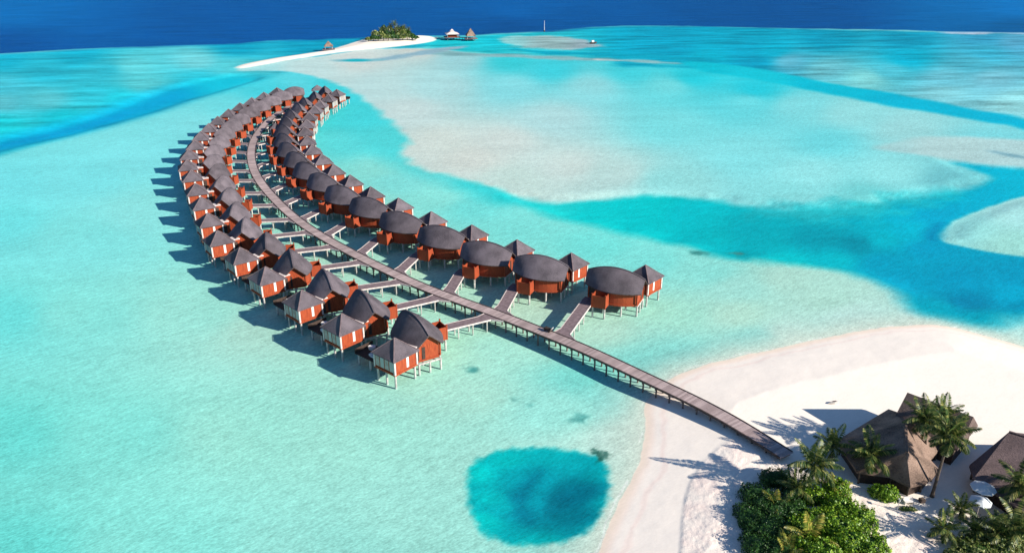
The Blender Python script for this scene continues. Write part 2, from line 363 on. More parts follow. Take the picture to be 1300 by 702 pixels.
layer([(690,592),(672,600),(661,615),(657,632),(662,650),(676,662),(668,648),(666,632),(671,616),(684,602)], [(0,0,0,122,146)], 3.2, .3, 2, mt=.3)
layer([(702,600),(684,612),(677,628),(680,645),(692,655),(688,642),(687,628),(694,614)], [(0,0,0,158,174)], 2.6, .3, 2, mt=.3)
layer([(753,574),(760,571),(770,575),(767,583),(762,587),(756,581)], [(0,0,30,90,80)], 1.0, .9, .8, mt=.6, seed=22)
for q in ((730,530,7,3),(668,507,8,2),(888,321,12,2.5),(937,321,12,3),(600,470,4,1.5)):
    layer([(q[0] - q[2], q[1]), (q[0], q[1] - q[3]), (q[0] + q[2], q[1]), (q[0], q[1] + q[3])], [(0,0,70,150,145)], 2.5, 1.2, 2, mt=.5)

# beach and islet rise out of the water
beach = [(700,1400),(735,760),(760,702),(768,675),(785,640),(806,606),(817,570),(819,540),(818,515),(830,500),(848,480),(900,462),(960,448),(1050,428),(1110,417),(1160,412),(1195,413),(1240,423),(1300,441),(1500,500),(2600,760),(2600,1600)]
PB = cc(PW(beach, 0)); sdb = poly_sd(GX, GY, PB) + vnoise(GX, GY, 5, 31) * .35
SAND = np.array([254, 241, 234.0]); WET = np.array([240, 226, 212.0]); WASH = np.array([214, 226, 211.0])
def lerp(c0, c1, a): return c0 * (1 - a[..., None]) + c1 * a[..., None]
sm = lambda x: np.clip(x, 0, 1) ** 2 * (3 - 2 * np.clip(x, 0, 1))
wz = np.clip((sdb + 8.0) / 8.0, 0, 1) ** 1.6 * (1 - hl)
col = lerp(col, np.broadcast_to(WASH, col.shape), wz * (sdb < 0.2))
foam = np.exp(-((sdb + .35 + vnoise(GX, GY, 2.5, 43) * .25) / .10) ** 2) * (vnoise(GX, GY, 4, 44) > -.1) * .6
col = lerp(col, np.broadcast_to(np.array([250, 250, 246.0]), col.shape), foam)
bcol = lerp(np.broadcast_to(WET, col.shape), np.broadcast_to(SAND, col.shape), sm((sdb - .2) / 1.6))
tide = np.exp(-((sdb - 2.4 + vnoise(GX, GY, 6, 41) * .8) / .3) ** 2) * .045
bcol = bcol * (1 - tide[..., None])
col = lerp(col, bcol, sm(sdb / .25 + .5))
eb = np.where(sdb > 0, np.minimum(sdb * .10, 1.1) , np.maximum(sdb * .05, -.35))
wv_ = sm((sdb + 18) / 10.0); elev = elev * (1 - wv_) + np.maximum(elev, eb) * wv_
he_ = sm(poly_sd(GX, GY, cc(PW(hole))) / 7.0); elev = elev * (1 - he_) - 1.0 * he_
elev = np.where(sdb > 0, eb + (vnoise(GX, GY, 3.5, 51) * .012 + vnoise(GX, GY, 18, 52) * .05) * sm(sdb / 4), elev)
mott = np.where(sdb > 0, .06, mott)
# trodden, rougher sand beside the hedge
tr = sm(poly_sd(GX, GY, cc(PW([(866,640),(880,600),(905,572),(930,556),(960,560),(990,585),(1150,640),(1250,700),(1300,800),(860,800)], 1))) / .5 + .5)
elev = elev + tr * (vnoise(GX, GY, .55, 61) * .04 + .07 + .05 * vnoise(GX, GY, 3, 63))
rough = tr
col = lerp(col, np.broadcast_to(np.array([244, 228, 222.0]), col.shape), tr * (.35 + .35 * vnoise(GX, GY, 1.4, 62)))
isl = [(292,86),(330,77),(380,69.5),(415,64),(440,57),(462,50),(480,46),(540,45),(558,49),(548,54),(500,60),(440,66),(380,74.5),(330,83.5),(305,88)]
sdi = poly_sd(GX, GY, cc(PW(isl, 0))) + vnoise(GX, GY, 22, 33) * 1.0
col = lerp(col, np.broadcast_to(np.array([250, 238, 228.0]), col.shape), sm(sdi / 3.5 + .5))
elev = np.where(sdi > -6, np.maximum(elev, np.where(sdi > 0, np.minimum(sdi * .12, 1.3), np.maximum(sdi * .06, -.35))), elev)
mott = np.where(sdi > 0, .06, mott)
land = np.clip(sm(sdb / .3 + .5) + sm(sdi / 1.5 + .5), 0, 1)

# observed colours -> albedo of the bed under this sun and through the tinted water
E_SAND = np.array([1.00, 1.05, 1.13]); E_BED = np.array([0.98, 1.11, 1.19])
pale = sm((col[..., 0] - 60) / 90.0) * (1 - land)
col = col + pale[..., None] * np.array([12, 6, 5.0])
lc = lin(np.clip(col, 0, 255))
alb = np.where(land[..., None] > .5, lc / E_SAND, lc / E_BED)
alb = np.clip(alb, 0.002, .93)
nr, nc = GX.shape
V = np.stack([GX, GY, elev], -1).reshape(-1, 3)
idx = np.arange(nr * nc).reshape(nr, nc)
Q = np.stack([idx[:-1, :-1], idx[:-1, 1:], idx[1:, 1:], idx[1:, :-1]], -1).reshape(-1, 4)
def seabed_material():
    m, nt, p = newmat('sand_and_seabed'); L = nt.links.new
    ac = N(nt, 'ShaderNodeAttribute', attribute_name='bed_colour'); am = N(nt, 'ShaderNodeAttribute', attribute_name='mottle'); al = N(nt, 'ShaderNodeAttribute', attribute_name='dry')
    tc = N(nt, 'ShaderNodeTexCoord')
    def nz(scale, stretch=(1, 1, 1), rot=0, det=5, rgh=.6):
        mp = N(nt, 'ShaderNodeMapping', vector_type='TEXTURE'); mp.inputs['Scale'].default_value = tuple(1 / q for q in stretch); mp.inputs['Rotation'].default_value = (0, 0, rot); L(tc.outputs['Object'], mp.inputs[0])
        n = N(nt, 'ShaderNodeTexNoise'); n.inputs['Scale'].default_value = scale; n.inputs['Detail'].default_value = det; n.inputs['Roughness'].default_value = rgh; L(mp.outputs[0], n.inputs['Vector']); return n.outputs[0]
    def math_(op, a, b, c=None):
        n = N(nt, 'ShaderNodeMath', operation=op)
        for i, q in enumerate((a, b, c)):
            if q is None: continue
            if isinstance(q, (int, float)): n.inputs[i].default_value = q
            else: L(q, n.inputs[i])
        return n.outputs[0]
    ra = nz(.55, (.8, 2.6, 1), R(42), 5, .7)         # caustics and wave glints painted into the bed as streaky noise
    rb = nz(2.2, (1, 1.9, 1), R(30), 4, .75)  # finer grain of the same painted glints
    big = nz(.035, (1, 1, 1), 0, 6, .62)
    pat = nz(.055, (.35, 1.6, 1), R(6), 10, .72)     # reef patches
    f1 = math_('MULTIPLY_ADD', math_('SUBTRACT', ra, .5), .75, 1.0)
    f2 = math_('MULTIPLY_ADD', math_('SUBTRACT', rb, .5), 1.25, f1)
    f3 = math_('MULTIPLY_ADD', math_('SUBTRACT', big, .5), .30, f2)
    dryk = math_('MULTIPLY_ADD', al.outputs['Fac'], -.82, 1.0)
    f4 = math_('MULTIPLY_ADD', math_('SUBTRACT', f3, 1.0), dryk, 1.0)
    f5 = math_('MULTIPLY_ADD', math_('MULTIPLY', math_('SUBTRACT', pat, .5), am.outputs['Fac']), 2.2, f4)
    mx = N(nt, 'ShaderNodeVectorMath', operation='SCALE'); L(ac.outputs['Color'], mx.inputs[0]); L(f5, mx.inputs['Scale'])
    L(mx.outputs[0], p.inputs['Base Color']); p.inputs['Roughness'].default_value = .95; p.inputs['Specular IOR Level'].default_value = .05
    b = N(nt, 'ShaderNodeBump'); b.inputs['Distance'].default_value = .10
    bs = math_('MULTIPLY_ADD', N(nt, 'ShaderNodeAttribute', attribute_name='trodden').outputs['Fac'], .55, .10); L(bs, b.inputs['Strength'])
    L(nz(2.6, (1, 1, 1), 0, 6, .7), b.inputs['Height']); L(b.outputs[0], p.inputs['Normal'])
    return m
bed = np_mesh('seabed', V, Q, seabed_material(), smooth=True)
bed['kind'] = 'structure'
me = bed.data
a_ = me.attributes.new('bed_colour', 'FLOAT_COLOR', 'POINT'); a_.data.foreach_set('color', np.concatenate([alb.reshape(-1, 3), np.ones((nr * nc, 1))], 1).astype(np.float32).ravel())
for nm, arr in (('mottle', mott), ('dry', land), ('trodden', rough)):
    a_ = me.attributes.new(nm, 'FLOAT', 'POINT'); a_.data.foreach_set('value', arr.astype(np.float32).ravel())

def ground_z(x, y):
    """height of the sand under a point"""
    i = int(np.clip(np.searchsorted(Yr, y), 1, nr - 1)); row = GX[i]; j = int(np.clip(np.searchsorted(row, x), 1, nc - 1))
    return float(elev[i, j])

def water_material():
    m = bpy.data.materials.new('lagoon_water'); m.use_nodes = True; nt = m.node_tree; L = nt.links.new
    for n in list(nt.nodes):
        if n.type != 'OUTPUT_MATERIAL': nt.nodes.remove(n)
    out = [n for n in nt.nodes][0]
    tc = N(nt, 'ShaderNodeTexCoord')
    def nz(scale, stretch, rot, det):
        mp = N(nt, 'ShaderNodeMapping', vector_type='TEXTURE'); mp.inputs['Scale'].default_value = tuple(1 / q for q in stretch); mp.inputs['Rotation'].default_value = (0, 0, rot); L(tc.outputs['Object'], mp.inputs[0])
        n = N(nt, 'ShaderNodeTexNoise'); n.inputs['Scale'].default_value = scale; n.inputs['Detail'].default_value = det; n.inputs['Roughness'].default_value = .62; L(mp.outputs[0], n.inputs['Vector']); return n.outputs[0]
    h1 = nz(.42, (.55, 1.5, 1), R(42), 6); h2 = nz(2.4, (.8, 1.3, 1), R(20), 3)
    ad = N(nt, 'ShaderNodeMath', operation='MULTIPLY_ADD'); L(h2, ad.inputs[0]); ad.inputs[1].default_value = .22; L(h1, ad.inputs[2])
    b = N(nt, 'ShaderNodeBump'); b.inputs['Strength'].default_value = 1.0; b.inputs['Distance'].default_value = .55; L(ad.outputs[0], b.inputs['Height'])
    fr = N(nt, 'ShaderNodeFresnel'); fr.inputs[0].default_value = 1.33; L(b.outputs[0], fr.inputs['Normal'])
    mr = N(nt, 'ShaderNodeMapRange'); mr.inputs[1].default_value = 0; mr.inputs[2].default_value = .6; mr.inputs[3].default_value = 0; mr.inputs[4].default_value = .05; L(fr.outputs[0], mr.inputs[0])
    gl = N(nt, 'ShaderNodeBsdfGlossy'); gl.inputs['Roughness'].default_value = .12; gl.inputs['Color'].default_value = (.20, .72, 1, 1); L(b.outputs[0], gl.inputs['Normal'])
    tr = N(nt, 'ShaderNodeBsdfTransparent'); tr.inputs[0].default_value = (.90, .985, 1.0, 1)
    mx = N(nt, 'ShaderNodeMixShader'); L(mr.outputs[0], mx.inputs[0]); L(tr.outputs[0], mx.inputs[1]); L(gl.outputs[0], mx.inputs[2]); L(mx.outputs[0], out.inputs[0])
    return m
wb = MB(); W = 9000
wb.add([(-W, 20, 0), (W, 20, 0), (W, 9000, 0), (-W, 9000, 0)], [(0, 1, 2, 3)])
wo = wb.build('water', water_material()); wo['kind'] = 'structure'

# ------------------------------------------------------------------ the long jetty
J = [(998,577),(946.5,543),(899.4,514.8),(836.7,488),(752,446),(680,417.6),(624.8,395.6),(540,366.6),(455.6,326),(405.2,298.5),(377.4,280),(357,261.5),(340.4,243.9),(329.3,230),(320.9,213.3),(318.1,196),(320.9,180.7),(324.6,173.3),(331.1,164),(340.4,153),(349.6,145.6),(360.7,139),(368,134.4)]
ZJ = 1.9
JP = [np.array(at(x, y, ZJ))[:2] for x, y in J]
JP.append(JP[-1] + np.array([1.2, 9.0])); JP.append(JP[-1] + np.array([3.0, 8.0]))
def resample(P, step):
    P = np.array(P); d = np.r_[0, np.cumsum(np.linalg.norm(np.diff(P, axis=0), axis=1))]
    n = int(d[-1] / step); t = np.linspace(0, d[-1], n + 1)
    return np.stack([np.interp(t, d, P[:, 0]), np.interp(t, d, P[:, 1])], 1)
JC = resample(JP, 1.0)
for _ in range(60):
    JC[1:-1] = .5 * JC[1:-1] + .25 * (JC[:-2] + JC[2:])
JC = resample(JC, 1.0)
JT = np.gradient(JC, axis=0); JT /= np.linalg.norm(JT, axis=1)[:, None]      # points away from the beach
for _ in range(20): JT[1:-1] = .5 * JT[1:-1] + .25 * (JT[:-2] + JT[2:])
JT /= np.linalg.norm(JT, axis=1)[:, None]
JN = np.stack([JT[:, 1], -JT[:, 0]], 1)       # to the right-hand row
jet = thing('jetty', 'long curved timber jetty on piles between the two villa rows', 'jetty', (JC[0][0], JC[0][1], 0))
jl = Vector((JC[0][0], JC[0][1], 0))
def ribbon(cl, nrm, o1, o2, z1, z2):
    mb = MB(); n = len(cl); vs_ = []
    for i in range(n):
        for o, z in ((o1, z1), (o2, z1), (o2, z2), (o1, z2)):
            vs_.append((cl[i][0] + nrm[i][0] * o - jl.x, cl[i][1] + nrm[i][1] * o - jl.y, z))
    fs = []
    for i in range(n - 1):
        for k in range(4):
            fs.append((i * 4 + k, i * 4 + (k + 1) % 4, i * 4 + 4 + (k + 1) % 4, i * 4 + 4 + k))
    fs += [(0, 1, 2, 3), tuple((n - 1) * 4 + k for k in (3, 2, 1, 0))]
    mb.add(vs_, fs); return mb
JW = 1.15
# planks: one mesh, with a narrow gap every plank width
mb = MB(); s_ = 0.0
PL = resample(JC, .34)
PT = np.gradient(PL, axis=0); PT /= np.linalg.norm(PT, axis=1)[:, None]
for i in range(len(PL)):
    mb.box((PL[i][0] - jl.x, PL[i][1] - jl.y, ZJ - .03 + random.uniform(-.006, .006)), (.315, 2 * JW, .06), math.atan2(PT[i][1], PT[i][0]))
def plank_mat(name, c1, c2, c3):
    m, nt, p = newmat(name); L = nt.links.new
    g = N(nt, 'ShaderNodeNewGeometry'); cr = N(nt, 'ShaderNodeValToRGB'); cr.color_ramp.elements[0].color = (*c1, 1); cr.color_ramp.elements[1].color = (*c3, 1)
    e = cr.color_ramp.elements.new(.5); e.color = (*c2, 1); L(g.outputs['Random Per Island'], cr.inputs[0])
    tc = N(nt, 'ShaderNodeTexCoord'); nz = N(nt, 'ShaderNodeTexNoise'); nz.inputs['Scale'].default_value = .35; nz.inputs['Detail'].default_value = 6; L(tc.outputs['Object'], nz.inputs['Vector'])
    mr = N(nt, 'ShaderNodeMapRange'); mr.inputs[1].default_value = .3; mr.inputs[2].default_value = .7; mr.inputs[3].default_value = .78; mr.inputs[4].default_value = 1.15; L(nz.outputs[0], mr.inputs[0])
    v = N(nt, 'ShaderNodeVectorMath', operation='SCALE'); L(cr.outputs[0], v.inputs[0]); L(mr.outputs[0], v.inputs['Scale'])
    L(v.outputs[0], p.inputs['Base Color']); p.inputs['Roughness'].default_value = .8; return m
M['plank'] = plank_mat('plank', (.30, .225, .215), (.38, .29, .275), (.48, .375, .355))
M['plank_dark'] = plank_mat('plank_dark', (.13, .095, .10), (.17, .125, .13), (.22, .165, .165))
mb.build('deck', M['plank'], jet)
for sgn in (-1, 1):
    ribbon(JC, JN, sgn * JW - .08, sgn * JW + .08, ZJ - .22, ZJ + .07).build('edge_beam', M['edge_dark'], jet)
ribbon(JC, JN, -.75, .75, ZJ - .34, ZJ - .08).build('joist', M['edge_dark'], jet)
bents = resample(JC, 2.3); BT = np.gradient(bents, axis=0)
stuff = MB()
for i, c in enumerate(bents[1:-1]):
    t = BT[i + 1] / np.linalg.norm(BT[i + 1]); nn = np.array([t[1], -t[0]])
    b = MB() if i < 98 else stuff
    a0 = Vector((c[0] - jl.x, c[1] - jl.y, 0)); n3 = Vector((nn[0], nn[1], 0))
    b.beam(a0 + n3 * 1.1 + Vector((0, 0, ZJ - .45)), a0 - n3 * 1.1 + Vector((0, 0, ZJ - .45)), .22, .22)
    for sg in (-1, 1):
        q = a0 + n3 * .85 * sg; b.tube([(q.x, q.y, -1.8), (q.x, q.y, ZJ - .56)], .13, 8)
    if i < 98: b.build('pile', M['pile_dark'], jet)
so_ = stuff.build('pile', M['pile_dark'], jet); so_['kind'] = 'stuff'

# ------------------------------------------------------------------ villas
A18 = R(18)
def uv(u, v, m):
    """frame of the main roof (turned outward) -> villa frame; m mirrors for the left-hand row"""
    return (u * math.cos(A18) - v * math.sin(A18), m * (u * math.sin(A18) + v * math.cos(A18)))
def roof_profile(s):
    hw = 3.75 - 1.2 * s * s - (1.05 * s * s if s < 0 else .35 * s * s)
    zr = 7.35 - 1.25 * s * s - .1 * s
    return hw, zr
EAVE = 4.15
def roof_z(s, q, zr): return EAVE + (zr - EAVE) * (1 - abs(q) ** (1.30 - .24 * s)) 
TURN = set()
def villa(m, name, label, group):
    t = thing(name, label, 'villa', group=group)
    HL = 5.2 if m > 0 else 4.75; UC = -.42
    # main roof: lens-shaped plan, ridge bowed along its length
    mb = MB(); NS, NQ = 18, 12; top = []; 
    for i in range(NS + 1):
        s = -1 + 2 * i / NS; hw, zr = roof_profile(s)
        for j in range(NQ + 1):
            q = -1 + 2 * j / NQ; x, y = uv(s * HL + UC, q * hw, m); top.append((x, y, roof_z(s, q, zr)))
    n1 = NQ + 1; cnt = len(top)
    vs_ = top + [(x, y, z - .16) for x, y, z in top]; fs = []
    for i in range(NS):
        for j in range(NQ):
            a = i * n1 + j; fs.append((a, a + n1, a + n1 + 1, a + 1)); fs.append((a + cnt, a + 1 + cnt, a + n1 + 1 + cnt, a + n1 + cnt))
    for i in range(NS):
        for j in (0, NQ):
            a = i * n1 + j; fs.append((a, a + cnt, a + n1 + cnt, a + n1))
    for j in range(NQ):
        for i in (0, NS):
            a = i * n1 + j; fs.append((a, a + 1, a + 1 + cnt, a + cnt))
    mb.add(vs_, fs); mb.m = [0] * len(fs)
    for k_ in range(2 * NS * NQ, len(fs)): mb.m[k_] = 1
    ro = mb.build('main_roof', [M['shingle'], M['edge_dark']], t)
    rb = MB()
    for i in range(NS):
        s0 = -1 + 2 * i / NS; s1 = s0 + 2 / NS
        x0, y0 = uv(s0 * HL + UC, 0, m); x1, y1 = uv(s1 * HL + UC, 0, m)
        rb.beam((x0, y0, roof_profile(s0)[1] + .01), (x1, y1, roof_profile(s1)[1] + .01), .26, .09)
    rb.build('ridge_cap', M['shingle'], ro)
    # walls
    ring = []
    WL = 4.45 if m > 0 else 4.05
    for k in range(13): s = -1 + 2 * k / 12; ring.append((s, -1))
    for k in range(13): s = 1 - 2 * k / 12; ring.append((s, 1))
    wv = []; nR = 0; pts = []
    def hwall(s): return (3.25 - 1.35 * s * s - (.45 * s * s if s < 0 else .2 * s * s))
    for s, sg in ring: pts.append((s * WL + UC, sg * hwall(s)))
    full = []
    for i in range(len(pts)):
        a = pts[i]; b = pts[(i + 1) % len(pts)]; full.append(a)
        if abs(a[0] - b[0]) < .01: full += [(a[0], a[1] + (b[1] - a[1]) * k / 4) for k in (1, 2, 3)]
    mbw = MB(); n = len(full); vs_ = []
    for (u, v) in full:
        s = (u - UC) / HL; hw, zr = roof_profile(s); zt = roof_z(s, v / hw, zr) - .17; x, y = uv(u, v, m)
        vs_ += [(x, y, 1.92), (x, y, zt)]
    fs = [(2 * i, 2 * ((i + 1) % n), 2 * ((i + 1) % n) + 1, 2 * i + 1) for i in range(n)]
    mbw.add(vs_, fs); wo_ = mbw.build('main_wall', M['red_wood'], t)
    # floor slab with skirt
    fb = MB(); fl = [uv((u - UC) * 1.03 + UC, v * 1.04, m) for u, v in full]
    fb.add([(x, y, 1.62) for x, y in fl] + [(x, y, 1.95) for x, y in fl], [tuple(range(n))[::-1], tuple(range(n, 2 * n))] + [(i, (i + 1) % n, n + (i + 1) % n, n + i) for i in range(n)])
    fb.build('floor_slab', M['red_wood'], t)
    ang = m * A18
    # corner posts of the main house
    for u, v in ((-WL, -1.5), (WL, -2.0), (WL, 2.0), (-WL, 1.5)):
        b = MB(); x, y = uv(u + UC, v, m); b.box((x, y, 3.0), (.22, .22, 2.3), ang); b.build('corner_post', M['red_wood'], wo_)
    # gable windows, beach side, dark louvre
    b = MB(); x, y = uv(WL + UC + .03, .75, m); b.box((x, y, 2.95), (.08, .5, 2.0), ang); b.build('window', M['dark_wood'], wo_)
    b = MB(); x, y = uv(-WL + UC - .03, .3, m); b.box((x, y, 3.0), (.08, 2.2, 2.0), ang); b.build('window', M['glass'], wo_)
    # entry: deep shade of the recess put in as a dark door panel
    x, y = uv(-3.9, -(hwall(.8) + .0), m); b = MB(); b.box((x, y, 3.0), (1.2, .14, 2.1), ang + m * R(16) * -1); d_ = b.build('door', M['dark_wood'], wo_)  # dark panel standing in for the shade of the entry recess
    # open-topped bathroom court beside the entry
    cu, cv, lu, lv = -1.75, -4.4, 2.4, 1.9
    b = MB()
    for (du, dv, wu, wv_) in ((0, -lv / 2, lu, .12), (-lu / 2, 0, .12, lv - .13), (lu / 2, 0, .12, lv - .13)):
        x, y = uv(cu + du, cv + dv, m); b.box((x, y, 2.8), (wu, wv_, 2.2), ang)
    cb = b.build('court_wall', M['red_wood'], t)
    b = MB(); x, y = uv(cu, cv, m); b.box((x, y, 1.78), (lu + .1, lv + .1, .16), ang); b.build('court_floor', M['deck_dark'], cb)
    for du in (-lu / 2, lu / 2):
        b = MB(); x, y = uv(cu + du, cv - lv / 2, m); b.box((x, y, 2.95), (.2, .2, 2.6), ang); b.build('court_post', M['red_wood'], cb)
    b = MB(); x, y = uv(-.65, -3.35, m); b.box((x, y, 2.9), (.1, .75, 1.9), ang); b.build('entry_shade', M['dark_wood'], t)  # dark panel standing in for the shaded gap between house and court
    # entry landing
    b = MB(); x, y = uv(-4.15, -3.4, m); b.box((x, y, 1.80), (2.2, 2.6, .12), ang); b.build('landing', M['deck_dark'], t)
    for c_ in t.children: TURN.add(c_.data.name)
    # link between the house and the bathing hut
    HX, HY = 1.6, 5.9 * m
    b = MB(); b.box((2.3, 3.55 * m, 3.2), (1.7, 2.6, 2.4)); lk = b.build('link_wall', M['red_wood'], t)
    b = MB(); b.box((2.35, 3.45 * m, 4.50), (1.9, 2.5, .14)); b.build('link_roof', M['link_roof'], t)
    b = MB(); b.box((3.18, 3.2 * m, 3.0), (.08, .9, 2.0)); b.build('door', M['dark_wood'], lk)
    # hut
    hh = 2.1; E_ = 2.5; ez, az = 4.40, 6.6
    b = MB()
    for (dx, dy, w, d) in ((0, -hh * m, 2 * hh, .12), (hh, 0, .12, 2 * hh - .13), (-hh, 0, .12, 2 * hh - .13), (0, hh * m, 2 * hh, .12)):
        b.box((HX + dx, HY + dy, 3.3), (w, d, 2.3))
    hw_ = b.build('hut_wall', M['red_wood'], t)
    b = MB(); b.box((HX, HY, 2.08), (2 * hh + .35, 2 * hh + .35, .3)); b.build('hut_floor', M['red_wood'], t)
    # window wall facing the sea
    for k in range(4):
        b = MB(); b.box((HX - 1.5 + k * 1.0, HY + (hh + .07) * m, 3.3), (.80, .07, 1.75)); b.build('window', M['glass' if k % 2 else 'blind'], hw_)
    b = MB(); b.box((HX - hh - .07, HY + .6 * m, 3.3), (.07, 2.0, 1.75)); b.build('window', M['glass'], hw_)
    b = MB(); b.box((HX + hh + .07, HY - .35 * m, 3.3), (.07, .42, 1.75)); b.build('window', M['white_paint'], hw_)
    for sx in (-1, 1):
        for sy in (-1, 1):
            if sy < 0 and sx < 0: continue
            b = MB(); b.box((HX + sx * (hh + .05), HY + sy * (hh + .05) * m, 3.25), (.26, .26, 2.3)); b.build('corner_post', M['edge_pale'], hw_)
    b = MB()
    co = [(HX - E_, HY - E_), (HX + E_, HY - E_), (HX + E_, HY + E_), (HX - E_, HY + E_)]; vs_ = []
    K = 5
    for i in range(4):
        x0, y0 = co[i]; x1, y1 = co[(i + 1) % 4]; o = len(b.v)
        vv = []; ff = []
        for r_ in range(K + 1):
            f = r_ / K; z = ez + (az - ez) * (f ** 1.08)
            vv.append((x0 + (HX - x0) * f, y0 + (HY - y0) * f, z)); vv.append((x1 + (HX - x1) * f, y1 + (HY - y1) * f, z))
        for r_ in range(K): ff.append((2 * r_, 2 * r_ + 1, 2 * r_ + 3, 2 * r_ + 2))
        b.add(vv, ff)
    b.add([(x, y, ez - .12) for x, y in co], [(3, 2, 1, 0)])
    for i in range(4):
        x0, y0 = co[i]; x1, y1 = co[(i + 1) % 4]; b.add([(x0, y0, ez - .12), (x1, y1, ez - .12), (x1, y1, ez), (x0, y0, ez)], [(0, 1, 2, 3)])
    hr = b.build('hut_roof', M['shingle'], t)
    b = MB()
    for (x, y) in co: b.beam((x, y, ez + .03), (HX, HY, az + .03), .14, .07)
    b.build('ridge_cap', M['deck_dark'], hr)
    # terrace beside the hut
    b = MB(); b.box((-3.6, 5.3 * m, 1.72), (5.6, 3.6, .14)); te = b.build('terrace', M['dark_wood'], t)
    b = MB(); b.box((-6.4, 5.3 * m, 2.1), (.06, 3.6, .7)); b.build('railing', M['dark_wood'], te)
    b = MB(); b.tube([(-5.3, 4.6 * m, 1.80), (-5.3, 4.6 * m, 2.25)], [.52, .62], 16, False); b.tube([(-5.3, 4.6 * m, 2.25), (-5.3, 4.6 * m, 1.95)], [.54, .45], 16, True)
    b.build('bathtub', M['white_paint'], te)
    b = MB(); b.box((-3.0, 6.2 * m, 2.02), (1.7, .6, .08)); b.box((-3.6, 6.2 * m, 2.22), (.5, .6, .08)); b.box((-3.0, 6.2 * m, 1.88), (1.5, .4, .18)); b.build('daybed', M['canvas'], te)
    # piles
    def pile(x, y, zt, r_=.17, mat='concrete'):
        b = MB(); b.tube([(x, y, -1.9), (x, y, zt)], r_, 8); return b.build('pile', M[mat], t)
    for u, v in ((-4.1, -1.6), (-4.1, 1.6), (-1.6, -2.9), (-1.6, 2.9), (1.6, -2.9), (1.6, 2.9), (4.1, -1.8), (4.1, 1.8), (4.1, 0), (-1.6, 0), (1.6, 0), (-2.8, -5.1), (-.7, -5.1)):
        TURN.add(pile(*uv(u, v, m), 1.64).data.name)
    for sx in (-1, 1):
        for sy in (-1, 1): pile(HX + sx * 1.9, HY + sy * 1.9 * m, 1.95)
    pile(HX, HY + 1.9 * m, 1.95); pile(-6.0, 6.7 * m, 1.66); pile(-6.0, 3.9 * m, 1.66); pile(-3.4, 6.7 * m, 1.66)
    # cross beams under the slab
    b = MB()
    for u in (-4.1, -1.6, 1.6, 4.1):
        k_ = 1.7 if abs(u) > 4 else 2.7; x0, y0 = uv(u, -k_, m); x1, y1 = uv(u, k_, m); b.beam((x0, y0, 1.5), (x1, y1, 1.5), .2, .24)
    TURN.add(b.build('cross_beam', M['concrete'], t).data.name)
    return t

LH = [(500.6,428.8),(433.8,398),(383,368.1),(336.7,338.5),(304.3,314.1),(275.6,292.6),(263.5,270.4),(254.8,250),(247.8,232.8),(242.5,216.1),(237,203),(239.2,190),(246.9,178),(254.6,166.9),(265,156.7),(276.1,147.8),(289.8,138.5),(304.3,130.7),(319.4,123.9),(334.8,117.2),(351.5,111.3)]
RH = [(819.7,336.3),(725.3,321),(656.3,304.3),(598.9,285.4),(547.3,268.5),(505.6,251.3),(470.4,237),(444.4,222),(423.1,208.5),(408.3,195.7),(395.9,183.6),(389.4,172.4),(386.7,161.3),(388.9,152),(392.2,142.8),(399.6,134.4),(406.1,127.6),(417.2,120.2),(427.4,113.5)]
ORD = ['first','second','third','fourth','fifth','sixth','seventh','eighth','ninth','tenth','eleventh','twelfth','thirteenth','fourteenth','fifteenth','sixteenth','seventeenth','eighteenth','nineteenth','twentieth','twenty-first','twenty-second']
def tangent_at(p):
    i = int(np.argmin(((JC - p) ** 2).sum(1))); return i, -JT[i]       # towards the beach
NUM = {'left': 22, 'right': 19}
BR = []
